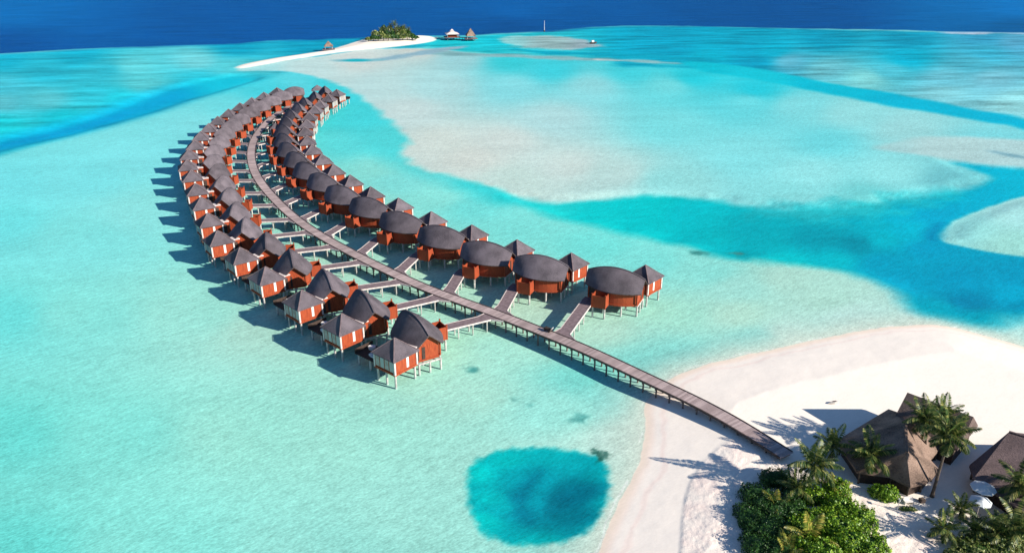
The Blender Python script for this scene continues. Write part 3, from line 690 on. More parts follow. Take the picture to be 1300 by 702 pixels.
def place_row(H, m, side):
    proto = None
    P = [np.array(at(x, y, 6.6))[:2] for x, y in H]
    angs = []
    for p in P:
        i, t = tangent_at(p); angs.append(math.atan2(t[1], t[0]))
    a2 = np.unwrap(angs)
    for _ in range(4):
        b = a2.copy(); b[1:-1] = .5 * a2[1:-1] + .25 * (a2[:-2] + a2[2:]); a2 = b
    made = []; sc_m = {}
    for k, (p, a) in enumerate(zip(P, a2)):
        ex_ = R(float(np.interp(k, [0, 4, 8, 15, 20], [0, -7, -15, -26, -36]))) if side == 'left' else R(float(np.interp(k, [0, 8, 14, 18], [0, 2, 8, 12])))
        ca, sa = math.cos(a), math.sin(a)
        hx, hy = 1.6, 5.9 * m
        c = (p[0] - (hx * ca - hy * sa), p[1] - (hx * sa + hy * ca), 0)
        if k == 0: extra = 'nearest the beach'
        elif k == len(P) - 1: extra = 'at its far tip'
        else: extra = 'counting from the beach'
        lab = 'red villa on piles, %s in the %s-hand row %s' % (ORD[k] if k < len(P) - 1 else 'last', side, extra)
        if proto is None:
            o = villa(m, 'overwater_villa', lab, 'villas in the %s-hand row' % side); o.location = c; o.rotation_euler = (0, 0, a); proto = o
        else: o = dup(proto, c, a, lab, 'villas in the %s-hand row' % side)
        made.append((o, ex_)); sc_m[o.name] = float(np.interp(k, [0, 2, 10, 21], [1, .97, .80, .80])) if side == 'left' else float(np.interp(k, [0, 5, 14, 21], [1, 1, .9, .88]))
        # footbridge from the jetty to the landing
        ex, ey = uv(-4.2, -4.0, m); q_ = float(np.interp(k, [0, 2, 10, 21], [1, .97, .80, .80])) if side == 'left' else float(np.interp(k, [0, 5, 14, 21], [1, 1, .9, .88])); ex *= q_; ey *= q_; ex, ey = ex * math.cos(ex_) - ey * math.sin(ex_), ex * math.sin(ex_) + ey * math.cos(ex_); ex, ey = c[0] + ex * ca - ey * sa, c[1] + ex * sa + ey * ca
        sx, sy = c[0] + 2.2 * ca, c[1] + 2.2 * sa
        i, _t = tangent_at(np.array((sx, sy))); BR.append((side, k, JC[i].copy(), JT[i].copy(), np.array((ex, ey)), len(P)))
    for o, e_ in made:
        for c_ in o.children:
            if c_.data.name in TURN:
                c_.rotation_euler.z = e_
                c_.scale = (sc_m[o.name], sc_m[o.name], 1 - (1 - sc_m[o.name]) * .35)
place_row(LH, -1, 'left')
place_row(RH, 1, 'right')

# ------------------------------------------------------------------ footbridges
def footbridge(side, k, a, t, e, n):
    d = e - a; L_ = np.linalg.norm(d); d = d / L_; nn = np.array([-d[1], d[0]])
    lab = 'footbridge from the jetty to the %s %s-hand villa from the beach' % (ORD[k] if k < n - 1 else 'last', side)
    r_ = thing('footbridge', lab, 'footbridge', (a[0], a[1], 0), math.atan2(d[1], d[0]), 'footbridges to the villas')
    ca, sa = d; w = .95
    # jetty direction in local frame, for the flared mouth
    tl = np.array([t[0] * ca + t[1] * sa, -t[0] * sa + t[1] * ca]); 
    if tl[1] < 0: tl = -tl
    # side line of the jetty where the bridge starts
    nl = np.array([tl[1], -tl[0]]); 
    if nl[0] < 0: nl = -nl
    s0 = nl * (JW + .09)
    q1 = s0 + tl * 2.1; q0 = s0 - tl * 2.1
    z = ZJ - .012
    x1 = min(max(q1[0], 0) + 1.6, L_ - .3); x0 = min(max(q0[0], 0) + 1.6, L_ - .3)
    pts = [(q0[0], q0[1]), (x0, -w), (L_, -w), (L_, w), (x1, w), (q1[0], q1[1])]
    b = MB(); nP = 6
    b.add([(x, y, z - .12) for x, y in pts] + [(x, y, z) for x, y in pts], [tuple(range(6))[::-1], tuple(range(6, 12))] + [(i, (i + 1) % 6, 6 + (i + 1) % 6, 6 + i) for i in range(6)])
    b.build('deck', M['deck_dark'], r_)
    for (c0, c1, c2, sg) in (((q0[0], q0[1]), (x0, -w), (L_, -w), -1), ((q1[0], q1[1]), (x1, w), (L_, w), 1)):
        b = MB(); o_ = .07 * sg
        b.beam((c0[0] + .03, c0[1] + o_, z - .08), (c1[0], c1[1] + o_, z - .08), .12, .26); b.beam((c1[0], c1[1] + o_, z - .08), (c2[0], c2[1] + o_, z - .08), .12, .26)
        b.build('edge_beam', M['edge_pale'], r_)
    n_ = max(1, int((L_ - 2) / 2.6))
    for i in range(n_):
        x = 2.6 + i * 2.6
        if x > L_ - .4: break
        b = MB(); b.beam((x, -w - .02, z - .30), (x, w + .02, z - .30), .2, .2)
        for sy in (-.75, .75): b.tube([(x, sy, -1.8), (x, sy, z - .4)], .12, 8)
        b.build('pile', M['concrete'], r_)
for q in BR: footbridge(*q)

# ------------------------------------------------------------------ gazebos at the far end and beside the jetty
def gazebo(x, y, z0, a, half, ez, az, label, posts=True, mat='shingle', name='gazebo', walls=False, deckr=None):
    t = thing(name, label, 'gazebo', (x, y, 0), a)
    b = MB(); co = [(-half, -half), (half, -half), (half, half), (-half, half)]
    b.add([(p_[0], p_[1], ez) for p_ in co] + [(0, 0, az)] + [(p_[0], p_[1], ez - .15) for p_ in co], [(0, 1, 4), (1, 2, 4), (2, 3, 4), (3, 0, 4), (8, 7, 6, 5), (5, 6, 1, 0), (6, 7, 2, 1), (7, 8, 3, 2), (8, 5, 0, 3)])
    b.build('roof', M[mat], t)
    d = deckr or half * .85
    b = MB(); b.box((0, 0, z0 - .08), (2 * d, 2 * d, .16)); b.build('deck', M['deck_dark'], t)
    for sx in (-1, 1):
        for sy in (-1, 1):
            b = MB(); b.tube([(sx * half * .78, sy * half * .78, -1.5), (sx * half * .78, sy * half * .78, ez)], .13, 8); b.build('post', M['concrete'], t)
    if walls:
        b = MB()
        for k in range(4):
            an = k * math.pi / 2; b.box((math.cos(an) * half * .74, math.sin(an) * half * .74, (z0 + ez) / 2 - .1), (.1, half * 1.35, ez - z0 - .3), an)
        b.build('wall', M['red_wood'], t)
    return t
q = at(402.4, 108, 6.2); gazebo(q.x, q.y, 1.9, R(10), 2.3, 4.4, 6.2, 'small open gazebo with pyramid roof behind the far end of the right-hand row')
q = at(349, 157, 5.0); gazebo(q.x, q.y, 1.9, R(20), 2.0, 3.6, 5.2, 'small pyramid-roofed hut standing alone between the jetty and the right-hand row')

# ------------------------------------------------------------------ foliage builders
def leaf_cloud(centres, normals, size, aspect=1.6, jitter=.7, droop=0.0):
    n = len(centres); nrm = normals + RNG.normal(0, jitter, (n, 3)); nrm /= np.linalg.norm(nrm, axis=1)[:, None]
    a = np.cross(nrm, RNG.normal(0, 1, (n, 3))); a /= np.linalg.norm(a, axis=1)[:, None]; b = np.cross(nrm, a)
    s = size * RNG.uniform(.6, 1.35, n)[:, None]
    a = a * s * aspect; b = b * s
    P = np.stack([centres - a, centres - b * .9, centres + a, centres + b * .9], 1).reshape(-1, 3)
    return P, np.arange(4 * n).reshape(-1, 4)
def shrub(name, label, cat, blobs, z0, leaf, dens, mat, group=None, flat=None):
    """blobs: (x, y, rx, ry, top). Leaves on the upper shells of overlapping mounds, a dark hull inside."""
    cx = sum(b[0] for b in blobs) / len(blobs); cy = sum(b[1] for b in blobs) / len(blobs)
    t = thing(name, label, cat, (cx, cy, z0), group=group)
    C = []; NN = []
    for (x, y, rx, ry, h) in blobs:
        n = int(dens * (rx * ry * 3.1 + (rx + ry) * h * 2.0))
        th = RNG.uniform(0, 2 * math.pi, n); cz = RNG.uniform(-.15, 1, n) ; sn = np.sqrt(np.clip(1 - cz * cz, 0, 1))
        u = np.stack([sn * np.cos(th), sn * np.sin(th), cz], 1)
        bump = 1 + .13 * np.sin(u[:, 0] * 7 + x * 3) * np.sin(u[:, 1] * 8 + y * 2) + .10 * np.sin(u[:, 0] * 17 + u[:, 2] * 13 + x) * np.sin(u[:, 1] * 15 + 1 + y) + RNG.normal(0, .045, n)
        sgn = np.sign(u); e = .75
        uu = np.abs(u) ** e * sgn; uu[:, 2] = np.where(u[:, 2] < 0, u[:, 2], uu[:, 2])
        p = uu * bump[:, None] * np.array([rx, ry, h]) + np.array([x - cx, y - cy, 0])
        nn = u / np.array([rx, ry, h]); nn /= np.linalg.norm(nn, axis=1)[:, None]
        keep = np.ones(n, bool)
        for (x2, y2, rx2, ry2, h2) in blobs:
            if (x2, y2) == (x, y): continue
            dq = ((p[:, 0] + cx - x2) / (rx2 * .8)) ** 2 + ((p[:, 1] + cy - y2) / (ry2 * .8)) ** 2 + (p[:, 2] / (h2 * .8)) ** 2
            keep &= dq > 1
        C.append(p[keep]); NN.append(nn[keep])
    C = np.concatenate(C); NN = np.concatenate(NN)
    C[:, 2] = np.maximum(C[:, 2], .03)
    P, F = leaf_cloud(C, NN, leaf, 1.5, .55)
    np_mesh('leaves', P, F, mat, t)
    # dark hull filling the inside of each mound
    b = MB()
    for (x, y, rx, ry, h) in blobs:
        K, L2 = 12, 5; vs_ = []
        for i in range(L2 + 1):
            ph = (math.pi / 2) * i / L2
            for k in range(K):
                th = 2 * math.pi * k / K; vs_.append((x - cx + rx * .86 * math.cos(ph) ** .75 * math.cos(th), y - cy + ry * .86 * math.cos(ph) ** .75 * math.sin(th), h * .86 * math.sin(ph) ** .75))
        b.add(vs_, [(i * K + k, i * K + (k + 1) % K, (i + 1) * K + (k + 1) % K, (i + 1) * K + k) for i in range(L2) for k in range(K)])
    b.build('inner_hull', M['leaf_dark'], t, smooth=True)
    return t

def palm_meshes(height, lean, nf, flen, seed, mat='frond', leaflets=30, wid=.12):
    r = random.Random(seed); rn = np.random.default_rng(seed)
    mb = MB(); pts = []; rad = []
    for i in range(11):
        f = i / 10; pts.append((lean[0] * f ** 1.7, lean[1] * f ** 1.7, height * f - (.15 if i == 0 else 0))); rad.append((.20 - .09 * f) * (1.45 if i == 0 else 1))
    if height > .8: mb.tube(pts, rad, 8)
    else: mb.tube([(0, 0, -.1), (0, 0, max(height, .2))], .16, 8)
    tm = mb.mesh('trunk', M['trunk'])
    top = Vector((lean[0], lean[1], height))
    V_ = []; F_ = []
    def quad(a, b, c, d):
        o = len(V_); V_.extend([tuple(a), tuple(b), tuple(c), tuple(d)]); F_.append((o, o + 1, o + 2, o + 3))
    for k in range(nf):
        az = 2 * math.pi * (k * .381966) + r.uniform(-.2, .2); age = k / nf
        el = R(78) - R(105) * age + r.uniform(-.12, .12); L_ = flen * r.uniform(.82, 1.1) * (.75 + .4 * math.sin(math.pi * min(1, age + .25)))
        d = Vector((math.cos(az) * math.cos(el), math.sin(az) * math.cos(el), math.sin(el))); p = top.copy(); S = 12; prev = None
        curl = r.uniform(-.05, .05)
        spine = [p.copy()]; dirs = [d.copy()]
        for s in range(S):
            p = p + d * (L_ / S); d = (d + Vector((curl * d.y, -curl * d.x, -(.085 + .05 * s / S) * (1.1 - .3 * abs(d.z))))).normalized(); spine.append(p.copy()); dirs.append(d.copy())
        for s in range(S):
            a, b = spine[s], spine[s + 1]; sx = dirs[s].cross(Vector((0, 0, 1))); sx = sx.normalized() * (.045 * (1 - s / S) + .012)
            quad(a - sx, a + sx, b + sx, b - sx)
        for j in range(leaflets):
            f = .10 + .90 * (j + .5) / leaflets; q = f * S; i = min(int(q), S - 1); fr = q - i
            base_ = spine[i].lerp(spine[i + 1], fr); dd_ = dirs[i].lerp(dirs[i + 1], fr).normalized()
            side = dd_.cross(Vector((0, 0, 1))).normalized(); up = side.cross(dd_).normalized()
            ll = flen * .27 * (math.sin(math.pi * min(1, f * .86 + .12)) ** .6) * r.uniform(.85, 1.1)
            for sg in (-1, 1):
                ld = (side * sg * .82 + dd_ * (.42 + .3 * f) + Vector((0, 0, -.28 - .25 * r.random()))).normalized()
                tip = base_ + ld * ll + Vector((0, 0, -.10 * ll)); mid = base_ + ld * ll * .5 + up * .02
                wv = dd_ * wid * .5 * flen / 2.6
                quad(base_ - wv * .6, mid - wv, tip, mid + wv)
                
    me_ = bpy.data.meshes.new('crown'); me_.from_pydata(V_, [], F_); me_.materials.append(M[mat]); me_.update()
    cm = MB()
    for k in range(6):
        an = k * 1.05; c = top + Vector((math.cos(an) * .24, math.sin(an) * .24, -.25 - .05 * (k % 2)))
        cm.tube([c + Vector((0, 0, -.15)), c + Vector((0, 0, -.07)), c + Vector((0, 0, .07)), c + Vector((0, 0, .15))], [.04, .13, .13, .04], 8)
    nm = cm.mesh('coconuts', M['leaf_olive'])
    return tm, me_, (nm if height > 3 else None)
def palm(x, y, z, meshes, label, rz=0, sc=1.0, name='palm_tree', cat='palm tree', group='coconut palms on the beach'):
    t = thing(name, label, cat, (x, y, z), rz, group); t.scale = (sc, sc, sc)
    for nm, me_ in (('trunk', meshes[0]), ('crown', meshes[1]), ('coconuts', meshes[2])):
        if me_ is None: continue
        o = bpy.data.objects.new(nm, me_); COL.objects.link(o); o.parent = t
    return t
def pat(x, y):
    """point of the sand surface seen at a place of the photo"""
    z = 1.1
    for _ in range(3):
        q = at(x, y, z); z = ground_z(q.x, q.y)
    return at(x, y, z)

# ------------------------------------------------------------------ foreground: hedge, shrubs, palms, thatched pavilions
def zpt(x, y, h): return at(x, y, h)
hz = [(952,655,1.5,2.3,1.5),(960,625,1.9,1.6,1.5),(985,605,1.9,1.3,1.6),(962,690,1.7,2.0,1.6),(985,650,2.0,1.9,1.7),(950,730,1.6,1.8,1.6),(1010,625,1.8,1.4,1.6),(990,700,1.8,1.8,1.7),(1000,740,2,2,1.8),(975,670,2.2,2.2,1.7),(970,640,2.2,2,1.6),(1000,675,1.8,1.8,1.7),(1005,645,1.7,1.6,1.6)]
bl = []
for x, y, rx, ry, h in hz:
    q = at(x, y + 6, 1.2); bl.append((q.x, q.y, rx, ry, h))
shrub('hedge', 'dense dark green clipped hedge beside the foot of the jetty', 'hedge', bl, 1.0, .065, 150, M['leaf_dark'])
hz = [(1065,640,1.8,1.5,2.0),(1090,655,1.7,1.4,2.0),(1040,660,1.8,1.6,2.1),(1078,685,2.0,1.7,2.1),(1105,690,1.7,1.5,1.9),(1040,700,2.0,1.6,2.2),(1060,615,1.5,1.1,1.7),(1030,625,1.4,1.2,1.8),(1085,725,2,1.6,2),(1045,735,2,1.5,2),(1060,665,2.2,2.0,2.2),(1015,665,1.6,1.5,1.9),(1020,690,1.6,1.5,1.9)]
bl = []
for x, y, rx, ry, h in hz:
    q = at(x, y + 9, 1.2); bl.append((q.x, q.y, rx, ry, h))
shrub('shrub', 'large bright green leafy shrub mass left of the sandy path', 'shrub', bl, 1.0, .085, 130, M['leaf_bright'])
hz = [(1240,702,1.7,1.3,1.6),(1215,705,1.3,1.0,1.3),(1270,695,1.6,1.3,1.9),(1295,690,1.5,1.4,2.0),(1275,668,1.4,1.2,1.7),(1298,662,1.3,1.2,1.9),(1245,682,1.3,1.1,1.5),(1222,690,1.0,.9,1.2),(1255,735,2,1.5,1.8),(1215,740,1.6,1.4,1.6),(1300,730,1.8,1.6,2)]
bl = []
for x, y, rx, ry, h in hz:
    q = at(x, y + 4, 1.2); bl.append((q.x, q.y, rx, ry, h))
shrub('shrub', 'olive green flowering bushes filling the bottom right corner of the beach', 'shrub', bl, 1.0, .085, 95, M['leaf_olive'])
q = pat(1126, 632); shrub('shrub', 'round yellow-green shrub at the foot of the thatched pavilion', 'shrub', [(q.x, q.y, 1.2, .95, 1.5), (q.x - 1.0, q.y + .5, .9, .8, 1.2)], 1.05, .08, 130, M['leaf_bright'])
q = pat(1152, 646); shrub('shrub', 'small low dark bush in front of the white bench on the path', 'shrub', [(q.x, q.y, .95, .4, .35)], 1.05, .06, 200, M['leaf_olive'])

# palms
bigA = palm_meshes(7.6, (.9, 1.0), 22, 3.3, 3)
bigB = palm_meshes(7.2, (-.4, .8), 22, 3.5, 5)
midC = palm_meshes(3.6, (.3, .2), 17, 3.3, 8)
smlD = palm_meshes(.7, (0, 0), 13, 2.7, 12, 'frond_yellow', 22)
smlE = palm_meshes(1.6, (.1, .1), 17, 2.7, 17, 'frond')
def palm_by_crown(px, py, hz_, meshes, lean, label, rz=0, sc=1.0, grp='coconut palms on the beach'):
    """stands where its crown has the given height above the sand"""
    q = at(px, py, 1.1 + hz_ * sc); lx = lean[0] * math.cos(rz) - lean[1] * math.sin(rz); ly = lean[0] * math.sin(rz) + lean[1] * math.cos(rz)
    x, y = q.x - lx * sc, q.y - ly * sc
    return palm(x, y, ground_z(x, y), meshes, label, rz, sc, group=grp)
palm_by_crown(1206, 553, 7.6, bigA, (.9, 1.0), 'tallest coconut palm, its curved dark trunk rising from open sand beside the thatched pavilion')
palm_by_crown(1176, 533, 7.2, bigB, (-.4, .8), 'coconut palm with its crown over the thatched roof, behind the tallest palm', .4, .84)
palm_by_crown(1198, 528, 7.2, bigB, (-.4, .8), 'coconut palm rearmost of the three crowns over the pavilion roof', 2.4, .78)
palm_by_crown(1106, 577, 3.6, midC, (.3, .2), 'palm with a thin spreading crown in front of the dark thatched roof', .3)
palm_by_crown(1057, 566, 3.6, midC, (.3, .2), 'dark upright palm at the left corner of the thatched pavilion', 2.0, .82)
palm_by_crown(1034, 590, 3.6, midC, (.3, .2), 'palm with drooping fronds right beside the foot of the jetty', 4.1, 1.05)
palm_by_crown(985, 636, 1.9, smlD, (0, 0), 'small yellow-green palm in the dark hedge', 1.0, .75, 'young palms among the shrubs')
palm_by_crown(1030, 668, 2.2, smlD, (0, 0), 'young palm with long yellowish fronds in the middle of the bright shrubs', 2.0, 1.15, 'young palms among the shrubs')
palm_by_crown(1000, 690, 2.2, smlD, (0, 0), 'young palm between hedge and shrubs near the bottom edge', .4, .9, 'young palms among the shrubs')
palm_by_crown(1062, 613, 2.0, smlD, (0, 0), 'golden young palm at the back of the bright shrubs', 3.0, .75, 'young palms among the shrubs')
palm_by_crown(1220, 646, 1.6, smlE, (.1, .1), 'bushy palm growing left of the two pale parasols',   .8, .68, 'young palms among the shrubs')
palm_by_crown(1198, 672, 1.6, smlE, (.1, .1), 'low palm at the left edge of the bottom right bushes', 2.2, .85, 'young palms among the shrubs')
palm_by_crown(1297, 618, 3.4, midC, (.3, .2), 'large palm covering the right side of the tiled roof', 5.1, 1.0)
palm_by_crown(1298, 662, 2.4, smlE, (.1, .1), 'palm in front of the pale parasols at the right edge', 1.2, 1.25, 'young palms among the shrubs')
palm_by_crown(1268, 674, 1.8, smlE, (.1, .1), 'palm with hanging fronds below the pale parasols', 3.9, 1.0, 'young palms among the shrubs')

palm_by_crown(1240, 672, 1.8, smlE, (.1, .1), 'young palm left of the hanging-frond palm, behind the corner bushes', 5.2, .8, 'young palms among the shrubs')
palm_by_crown(1012, 614, 2.2, smlE, (.1, .1), 'dark palm between the hedge and the jetty-foot palm', 2.6, .95, 'young palms among the shrubs')
# thatched pavilions, drawn as world outlines: eaves, ridge
def hip_roof(eave, ridge, faces, thick, name, parent, mat):
    b = MB(); n = len(eave)
    vs_ = [tuple(p) for p in eave] + [tuple(p) for p in ridge]
    b.add(vs_, faces); b.add([(p[0], p[1], p[2] - thick) for p in eave], [tuple(range(n))[::-1]])
    for i in range(n):
        a, c = eave[i], eave[(i + 1) % n]
        b.add([(a[0], a[1], a[2] - thick), (c[0], c[1], c[2] - thick), tuple(c), tuple(a)], [(0, 1, 2, 3)])
    return b.build(name, M[mat], parent)
def pavilion(label, eave_px, ez, ridge_px, rz_, faces, mat, wallmat, inset=.8):
    ev = [at(x, y, ez) for x, y in eave_px]; rd = [at(x, y, rz_) for x, y in ridge_px]
    cx = sum(p.x for p in ev) / len(ev); cy = sum(p.y for p in ev) / len(ev)
    t = thing('pavilion', label, 'pavilion', (cx, cy, 1.0), group=None)
    ev = [Vector((p.x - cx, p.y - cy, p.z - 1)) for p in ev]; rd = [Vector((p.x - cx, p.y - cy, p.z - 1)) for p in rd]
    ro = hip_roof(ev, rd, faces, .28, 'roof', t, mat)
    b = MB()
    for i in range(len(rd) - 1): b.beam(rd[i] + Vector((0, 0, .03)), rd[i + 1] + Vector((0, 0, .03)), .3, .16)
    if len(rd) > 1: b.build('ridge_cap', M[mat], ro)
    wv = [Vector((p.x * (1 - inset / max(p.xy.length, .1)), p.y * (1 - inset / max(p.xy.length, .1)), 0)) for p in ev]; n = len(wv)
    b = MB(); h = ez - 1 - .1
    b.add([(p.x, p.y, -.2) for p in wv] + [(p.x, p.y, h) for p in wv], [(i, (i + 1) % n, n + (i + 1) % n, n + i) for i in range(n)])
    b.build('wall', M[wallmat], t)
    for p in wv:
        b = MB(); b.tube([(p.x * 1.03, p.y * 1.03, -.2), (p.x * 1.03, p.y * 1.03, h)], .12, 8); b.build('post', M['trunk'], t)
    return t
pavilion('large shaggy thatched pavilion with rounded end among palms at the end of the jetty',
    [(1128,519),(1062,559),(1088,598),(1130,604),(1156,617),(1176,612),(1194,597),(1181,583),(1196,566),(1188,540)], 3.0, [(1150,537),(1151,574)], 6.2,
    [(0, 1, 10), (1, 2, 11, 10), (2, 3, 11), (3, 4, 11), (4, 5, 11), (5, 6, 11), (6, 7, 11), (7, 8, 10, 11), (8, 9, 10), (9, 0, 10)], 'thatch', 'dark_wood')
# the rear house: gabled slab of roof
ea = at(1133, 518, 4.0); r0 = at(1152, 498, 6.8); r1 = at(1236, 529, 6.8)
dirr = (r1 - r0); dirr.z = 0; fr_ = Vector((ea.x - r0.x, ea.y - r0.y, 0)); perp = fr_ - dirr * (fr_.dot(dirr) / dirr.dot(dirr)); 
nrm_ = Vector((-dirr.y, dirr.x, 0)).normalized(); 
if nrm_.y > 0: nrm_ = -nrm_
W_ = 3.6
cx, cy = (r0.x + r1.x) / 2, (r0.y + r1.y) / 2
t = thing('pavilion', 'dark gabled thatched roof house standing behind the palms and the larger pavilion', 'pavilion', (cx, cy, 1.0))
o_ = Vector((cx, cy, 1.0)); e0 = [r0 - nrm_ * W_, r1 - nrm_ * W_, r1 + nrm_ * W_, r0 + nrm_ * W_]
for e in e0: e.z = 3.9
e0 = [e - o_ for e in e0]; ro = hip_roof(e0, [r0 - o_, r1 - o_], [(0, 1, 5, 4), (2, 3, 4, 5), (3, 0, 4), (1, 2, 5)], .25, 'roof', t, 'thatch_dark')
b = MB(); L_ = dirr.length; b.box((0, 0, 1.3), (L_ - .9, 2 * W_ - 1.2, 3.0), math.atan2(dirr.y, dirr.x)); b.build('wall', M['dark_wood'], t)
# tiled roof at the right edge
t = pavilion('brown tiled hip-roofed pavilion cut off by the right edge, behind the pale parasols', [(1231,590),(1236,607),(1300,650),(1400,640),(1400,560),(1320,565)], 3.0, [(1281,548),(1370,575)], 5.4,
    [(0, 1, 6), (1, 2, 7, 6), (2, 3, 7), (3, 4, 7), (4, 5, 6, 7), (5, 0, 6)], 'tile', 'dark_wood', .7)

# parasols
def parasol(x, y, z, r_, h, label, a):
    t = thing('parasol', label, 'parasol', (x, y, z), a, 'pale parasols by the tiled pavilion')
    b = MB(); n = 8; ring = [(r_ * math.cos(2 * math.pi * k / n), r_ * math.sin(2 * math.pi * k / n), h - .45) for k in range(n)]
    b.add(ring + [(0, 0, h)] + [(p_[0], p_[1], p_[2] - .12) for p_ in ring], [(k, (k + 1) % n, n) for k in range(n)] + [(n + 1 + k, n + 1 + (k + 1) % n, (k + 1) % n, k) for k in range(n)])
    b.build('canopy', M['canvas'], t)
    b = MB(); b.tube([(0, 0, 0), (0, 0, h)], .04, 8); b.build('pole', M['edge_pale'], t)
    b = MB(); b.box((0, 0, .05), (.6, .6, .1)); b.build('base', M['concrete'], t)
q = at(1249, 617, 3.4); parasol(q.x, q.y, ground_z(q.x, q.y), 1.35, 2.6, 'larger pale blue-grey parasol, the one nearer the tiled roof', .2)
q = at(1246, 633, 3.2); parasol(q.x, q.y, ground_z(q.x, q.y), 1.15, 2.3, 'smaller white parasol in front of the larger one', .5)
# white bench / day-bed, box and sign post on the path
q = pat(1153, 639); t = thing('bench', 'white low bench on the sandy path beside the small bush', 'bench', (q.x, q.y, q.z), .1)
b = MB(); b.box((0, 0, .38), (1.1, .5, .08)); b.build('seat', M['white_paint'], t)
b = MB(); b.box((0, .24, .62), (1.1, .06, .42)); b.build('backrest', M['white_paint'], t)
for sx in (-.48, .48):
    b = MB(); b.box((sx, 0, .17), (.08, .45, .34)); b.build('leg', M['white_paint'], t)
q = pat(1170, 637); t = thing('planter', 'dark square box planter right of the white bench', 'planter', (q.x, q.y, q.z), .2)
b = MB(); b.box((0, 0, .22), (.5, .5, .44), taper=1.12); b.build('box', M['edge_dark'], t); b = MB(); b.box((0, 0, .42), (.44, .44, .1)); b.build('soil', M['trunk'], t)
q = pat(1139, 647); t = thing('sign_post', 'thin white post standing left of the white bench', 'post', (q.x, q.y, q.z))
b = MB(); b.tube([(0, 0, 0), (0, 0, 1.5)], .035, 8); b.build('pole', M['white_paint'], t); b = MB(); b.box((0, 0, 1.4), (.06, .42, .22)); b.build('board', M['white_paint'], t)
# canoe-like board lying on the open beach
q = pat(1059, 512); t = thing('kayak', 'small grey kayak lying alone on the open white sand above the pavilion shadow', 'kayak', (q.x, q.y, q.z + .05), .15)
b = MB(); b.tube([(-.9, 0, .1), (-.55, 0, .1), (0, 0, .08), (.55, 0, .1), (.9, 0, .1)], [.03, .17, .24, .17, .03], 8); b.build('hull', M['concrete'], t)
b = MB(); b.box((0, 0, .31), (.5, .22, .03)); b.build('seat', M['edge_dark'], t)
# luggage cart left on the jetty
i = int(np.argmin(((JC - np.array(at(697, 419, ZJ))[:2]) ** 2).sum(1))); c = JC[i] + JN[i] * .75
t = thing('luggage_cart', 'small dark luggage cart at the jetty edge by the first right-hand footbridge', 'cart', (c[0], c[1], ZJ), math.atan2(JT[i][1], JT[i][0]))
b = MB(); b.box((0, 0, .42), (1.3, .6, .3)); b.build('tray', M['dark_wood'], t)
b = MB(); b.beam((-.65, 0, .5), (-1.0, 0, .95), .4, .05); b.build('handle', M['white_paint'], t)
for sx in (-.4, .4):
    for sy in (-.3, .3):
        b = MB(); b.tube([(sx, sy - .04, .18), (sx, sy + .04, .18)], .18, 10); b.build('wheel', M['edge_dark'], t)

# ------------------------------------------------------------------ the islet: trees, pavilions, mast
gi = 'trees on the far islet'
dist_bush = []
def far_tree(x, y, w, h, mat, label, seed, z=1.0):
    t = thing('tree', label, 'tree', (x, y, z), group=gi); r = np.random.default_rng(seed); n = 260
    u = r.normal(0, 1, (n, 3)); u /= np.linalg.norm(u, axis=1)[:, None]; u[:, 2] = np.abs(u[:, 2]) * 1.0 - .25
    c = u * np.array([w, w, h * .48]) * r.uniform(.72, 1.12, (n, 1)) + np.array([0, 0, h * .55])
    P, F = leaf_cloud(c, u, .36, 1.3, .6); np_mesh('crown', P, F, mat, t)
    b = MB(); b.tube([(0, 0, -.3), (.1, 0, h * .35), (0, .1, h * .75)], [.28, .2, .1], 6); b.build('trunk', M['trunk'], t)
r = random.Random(4)
xs = [468, 474, 480, 487, 493, 499, 505, 511, 517, 523, 527, 477, 484, 491, 498, 505, 512, 519, 488, 496, 504, 511, 516]
words = ['leftmost', 'second', 'third', 'fourth', 'fifth', 'sixth', 'seventh', 'eighth', 'ninth', 'tenth', 'rightmost']
for k, x in enumerate(xs):
    row = 0 if k < 11 else (1 if k < 18 else 2)
    py = 53.5 - row * 2.0 - (x - 468) * .03; q = at(x, py, 1.0)
    h = [4.2, 5.6, 7.2][row] * r.uniform(.8, 1.2) * (.8 if x in (468, 527) else 1); w = r.uniform(1.9, 2.6)
    mat = M[['leaf_olive', 'leaf_dark', 'leaf_dark', 'leaf_olive'][k % 4]]
    nn = [11, 7, 5][row]; kk = k - [0, 11, 18][row]
    lab = 'bushy round tree in the %s row of the far islet, %s from the left' % (['front', 'middle', 'back'][row], (words[kk] if kk not in (0, 10) else ('first' if kk == 0 else 'eleventh')))
    far_tree(q.x, q.y, w, h, mat, lab, 100 + k)
fp = palm_meshes(7.5, (.5, .3), 16, 2.6, 31, 'frond', 12, .16)
for k, (x, y, s) in enumerate(((489, 51, .85), (497, 50, 1.0), (503, 50, 1.15), (507, 51, .95), (513, 50, .9), (483, 51.5, .8), (520, 51, .8))):
    q = at(x, y - 1, 1.0); palm(q.x, q.y, .9, fp, 'coconut palm standing above the islet bushes, %s of seven from the left' % ['third', 'fourth', 'fifth', 'sixth', 'seventh'][k] if k < 5 else 'coconut palm standing above the islet bushes, %s' % ('leftmost of them' if k == 5 else 'by the right end'), k * 1.3, s, group='palms on the far islet')
def far_pav(px, py, half, ez, az, label, mat, deck, z0=1.0):
    q = at(px, py, 0.5); g_ = gazebo(q.x, q.y, z0, .2, half, ez, az, label, mat=mat, walls=False, deckr=deck, name='pavilion'); g_['category'] = 'pavilion'; return g_
far_pav(417.5, 63.5, 2.5, 2.6, 5.4, 'grey thatched hut at the left shore of the far islet', 'thatch', 3.4)
g_ = far_pav(574, 49, 4.2, 3.4, 5.2, 'long white-walled pavilion on the islet pier', 'link_roof', 5.0, 1.4)
b = MB(); b.box((0, 0, 2.35), (5.6, 5.0, 1.7)); b.build('wall', M['red_wood'], g_)
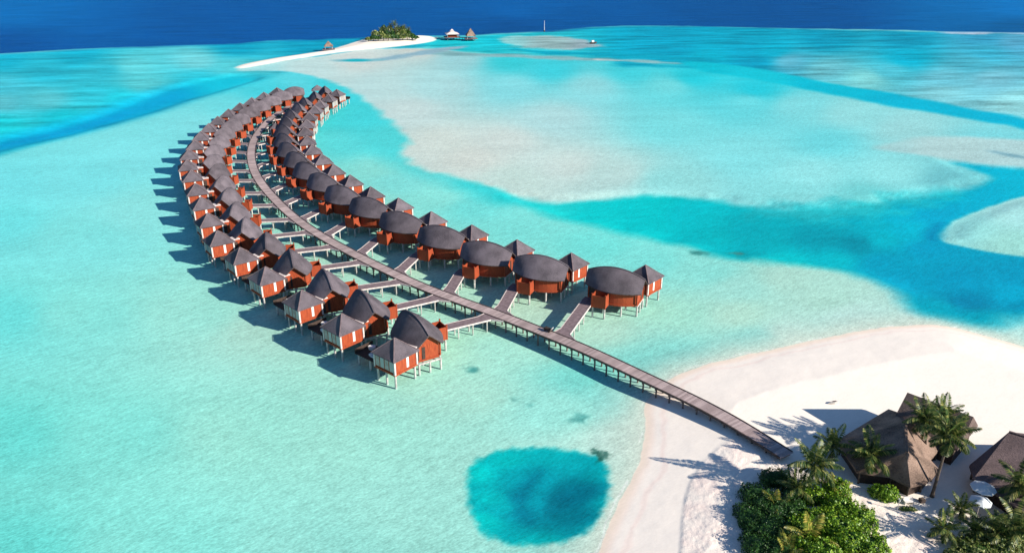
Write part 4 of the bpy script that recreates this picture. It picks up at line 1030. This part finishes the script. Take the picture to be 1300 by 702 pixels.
b = MB(); b.add([(-1.3, -1.3, 5.2), (1.3, -1.3, 5.2), (1.3, 1.3, 5.2), (-1.3, 1.3, 5.2), (0, 0, 6.3)], [(0, 1, 4), (1, 2, 4), (2, 3, 4), (3, 0, 4)]); b.build('lantern_roof', M['link_roof'], g_)
far_pav(597.5, 50, 3.0, 2.6, 7.2, 'tall pointed thatched pavilion at the end of the islet pier', 'thatch', 4.0)
a = at(552, 49.5, 0); c = at(604, 50, 0)
t = thing('pier', 'straight dark pier linking the far islet to its two pavilions', 'pier', (a.x, a.y, 0)); d = c - a
b = MB(); b.beam((0, 0, .85), (d.x, d.y, .85), 1.8, .2); b.build('deck', M['deck_dark'], t)
for k in range(14):
    f = (k + .5) / 14; b = MB()
    b.tube([(d.x * f, d.y * f - .7, -1.8), (d.x * f, d.y * f - .7, .75)], .14, 6); b.build('pile', M['pile_dark'], t)
q = at(691, 40, 0); t = thing('channel_marker', 'tall thin white mast standing in the water at the edge of the deep sea', 'mast', (q.x, q.y, 0))
b = MB(); b.tube([(0, 0, -1.8), (0, 0, 7.0)], [.2, .1], 8); b.build('pole', M['white_paint'], t)
b = MB(); b.tube([(0, 0, -1.8), (0, 0, .6)], .55, 8); b.build('base', M['edge_dark'], t)
q = at(753, 55.5, 0); t = thing('boat', 'tiny moored boat on the brown reef patch right of the mast', 'boat', (q.x, q.y, .0), .3)
b = MB(); b.add([(-2.2, -.7, .7), (1.2, -.8, .7), (2.6, 0, .95), (1.2, .8, .7), (-2.2, .7, .7), (-1.9, -.45, -.15), (1.1, -.5, -.15), (2.0, 0, -.1), (1.1, .5, -.15), (-1.9, .45, -.15)],
    [(0, 1, 6, 5), (1, 2, 7, 6), (2, 3, 8, 7), (3, 4, 9, 8), (4, 0, 5, 9), (9, 8, 7, 6, 5), (0, 4, 3, 2, 1)]); b.build('hull', M['edge_dark'], t)
b = MB(); b.box((-.3, 0, 1.3), (1.5, 1.1, 1.0)); b.build('cabin', M['white_paint'], t)
